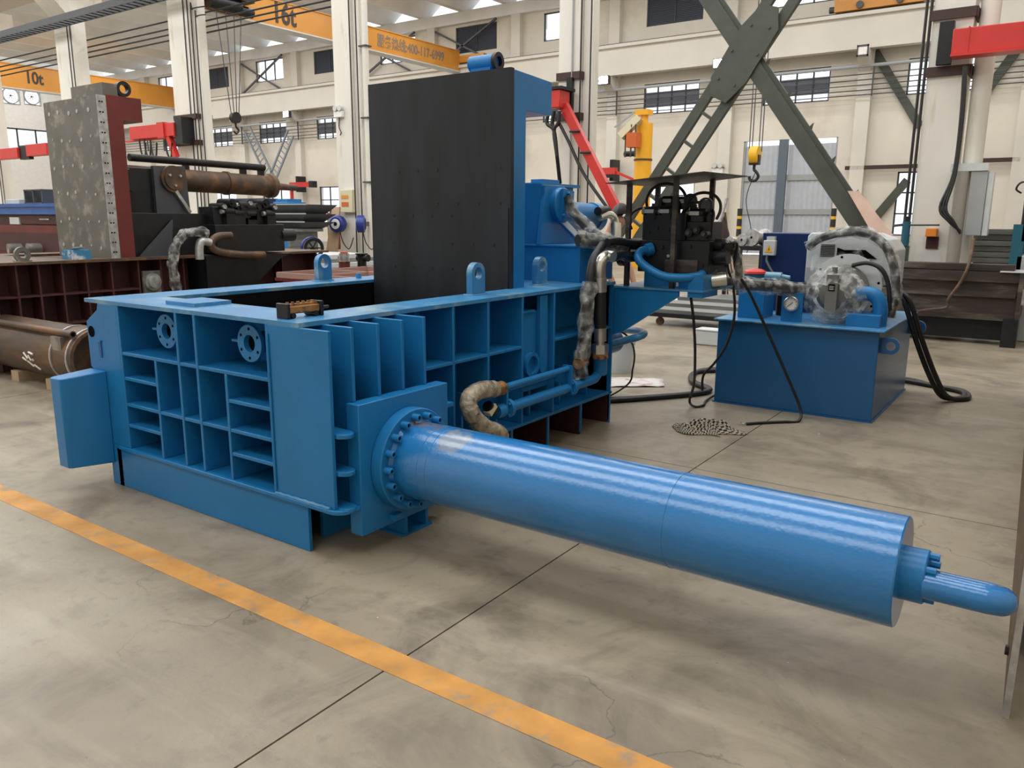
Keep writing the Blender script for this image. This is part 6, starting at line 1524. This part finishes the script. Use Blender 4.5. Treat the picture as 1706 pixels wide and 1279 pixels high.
def skin_chain(name, verts, edges, radii, m, root=0, parent=None, sub=2):
    me = bpy.data.meshes.new(name); me.from_pydata([tuple(V(p) - wk.loc) for p in verts], edges, [])
    o = bpy.data.objects.new(name, me); COL.objects.link(o); o.parent = parent or wk.o
    sk = o.modifiers.new('skin', 'SKIN'); sk.use_smooth_shade = True
    for i, r in enumerate(radii):
        sv = me.skin_vertices[0].data[i]; sv.radius = (r, r) if not isinstance(r, tuple) else r; sv.use_root = (i == root)
    sd = o.modifiers.new('sub', 'SUBSURF'); sd.levels = sub; sd.render_levels = sub
    me.materials.append(m); return o


hx, hy, hz = HD.x, HD.y, HD.z
N_ = V((hx - .13, hy + .03, hz - .17)); PEL = V((hx - .42, hy + .10, .93))
CH = V((hx - .24, hy + .06, hz - .36)); AB = V((hx - .36, hy + .09, 1.12))
shL = CH + V((.05, .19, .07)); shR = CH + V((.05, -.19, .07))
elL = shL + V((.16, .05, -.24)); elR = shR + V((.14, -.06, -.25)); wrL = elL + V((.10, -.04, -.22)); wrR = elR + V((.10, .04, -.22))
body_v = [PEL, AB, CH, N_, V((hx - .06, hy + .01, hz - .08)), V((hx + .0, hy, hz + .03)),
          shL, elL, wrL, shR, elR, wrR,
          PEL + V((0, .10, -.05)), PEL + V((.06, .11, -.46)), PEL + V((-.02, .11, -.86)), V((PEL.x + .10, PEL.y + .11, .03)),
          PEL + V((0, -.10, -.05)), PEL + V((.05, -.11, -.46)), PEL + V((-.03, -.11, -.86)), V((PEL.x + .09, PEL.y - .11, .03))]
body_e = [(0, 1), (1, 2), (2, 3), (3, 4), (4, 5), (2, 6), (6, 7), (7, 8), (2, 9), (9, 10), (10, 11), (0, 12), (12, 13), (13, 14), (14, 15), (0, 16), (16, 17), (17, 18), (18, 19)]
skin_chain('body', body_v, body_e, [.12, .13, .14, .055, .085, .085, .06, .042, .03, .06, .042, .03, .085, .06, .045, .04, .085, .06, .045, .04], SKIN)
skin_chain('shirt', [PEL + V((0, 0, .03)), AB, CH, CH + V((.07, -.02, .12)), shL, (shL + elL) / 2 + V((0, 0, 0)), shR, (shR + elR) / 2], [(0, 1), (1, 2), (2, 3), (2, 4), (4, 5), (2, 6), (6, 7)], [.14, .15, .165, .085, .085, .075, .085, .075], SHIRT)
skin_chain('trousers', [PEL] + [p for p in body_v[12:15]] + [p for p in body_v[16:19]], [(0, 1), (1, 2), (2, 3), (0, 4), (4, 5), (5, 6)], [.14, .10, .075, .065, .10, .075, .065], TROU)
hair = MB(); rows = []
for i in range(9):
    t_ = i / 8 * 1.75; row = []
    for k in range(21):
        a_ = 2 * PI * k / 20; row.append(V((hx - .015 + .098 * math.sin(t_) * math.cos(a_), hy + .005 + .092 * math.sin(t_) * math.sin(a_), hz + .035 + .115 * math.cos(t_) - (.02 if math.cos(a_) < 0 else -.02) * math.sin(t_))))
    rows.append(row)
wk.part('hair', hair.quadgrid(rows), HAIR)
for s_ in (-1, 1):
    wk.part('eye', MB().lathe((hx + .078, hy + s_ * .032 - .02, hz - .005), (1, 0, 0), [(0, .012), (.008, .009), (.010, .0001)], 10), HAIR)
    wk.part('ear', MB().lathe((hx - .01, hy + s_ * .088, hz - .02), (0, s_, 0), [(0, .03), (.012, .026), (.014, .0001)], 12), SKIN)
wk.part('nose', MB().add([(hx + .08, hy - .03, hz + .0), (hx + .115, hy - .02, hz - .04), (hx + .08, hy + .0, hz - .045), (hx + .08, hy - .04, hz - .045)], [(0, 1, 2), (0, 3, 1), (1, 3, 2)]), SKIN)
wk.part('mouth', MB().box(hx + .070, hy - .045, hz - .073, hx + .083, hy + .005, hz - .066), mat('lips', (.35, .13, .1), .5))
for s_, wr in ((1, wrL), (-1, wrR)):
    d = V((.4, 0, -.9)).normalized()
    for f_ in range(5):
        o_ = V((.06 if f_ else .0, (f_ - 2) * .021 * s_, 0)); l_ = (.05, .085, .095, .088, .07)[f_]
        q0 = wr + o_ + d * .03; q1 = q0 + d * l_ * .5 + (V((0, -.04 * s_, 0)) if f_ == 0 else V()); q2 = q1 + (d + V((0, 0, -.5))).normalized() * l_ * .5
        wk.part('finger', MB().tube([q0 - d * .04, q0, q1, q2], .009, 8, 4), SKIN)
    wk.part('palm', MB().bar(wr - d * .02, wr + d * .09, .085, .03), SKIN, bevel=.01)
for s_ in (-1, 1): wk.part('shoe', MB().box(PEL.x - .06, PEL.y + s_ * .11 - .045, 0, PEL.x + .20, PEL.y + s_ * .11 + .045, .08), HAIR, bevel=.02)
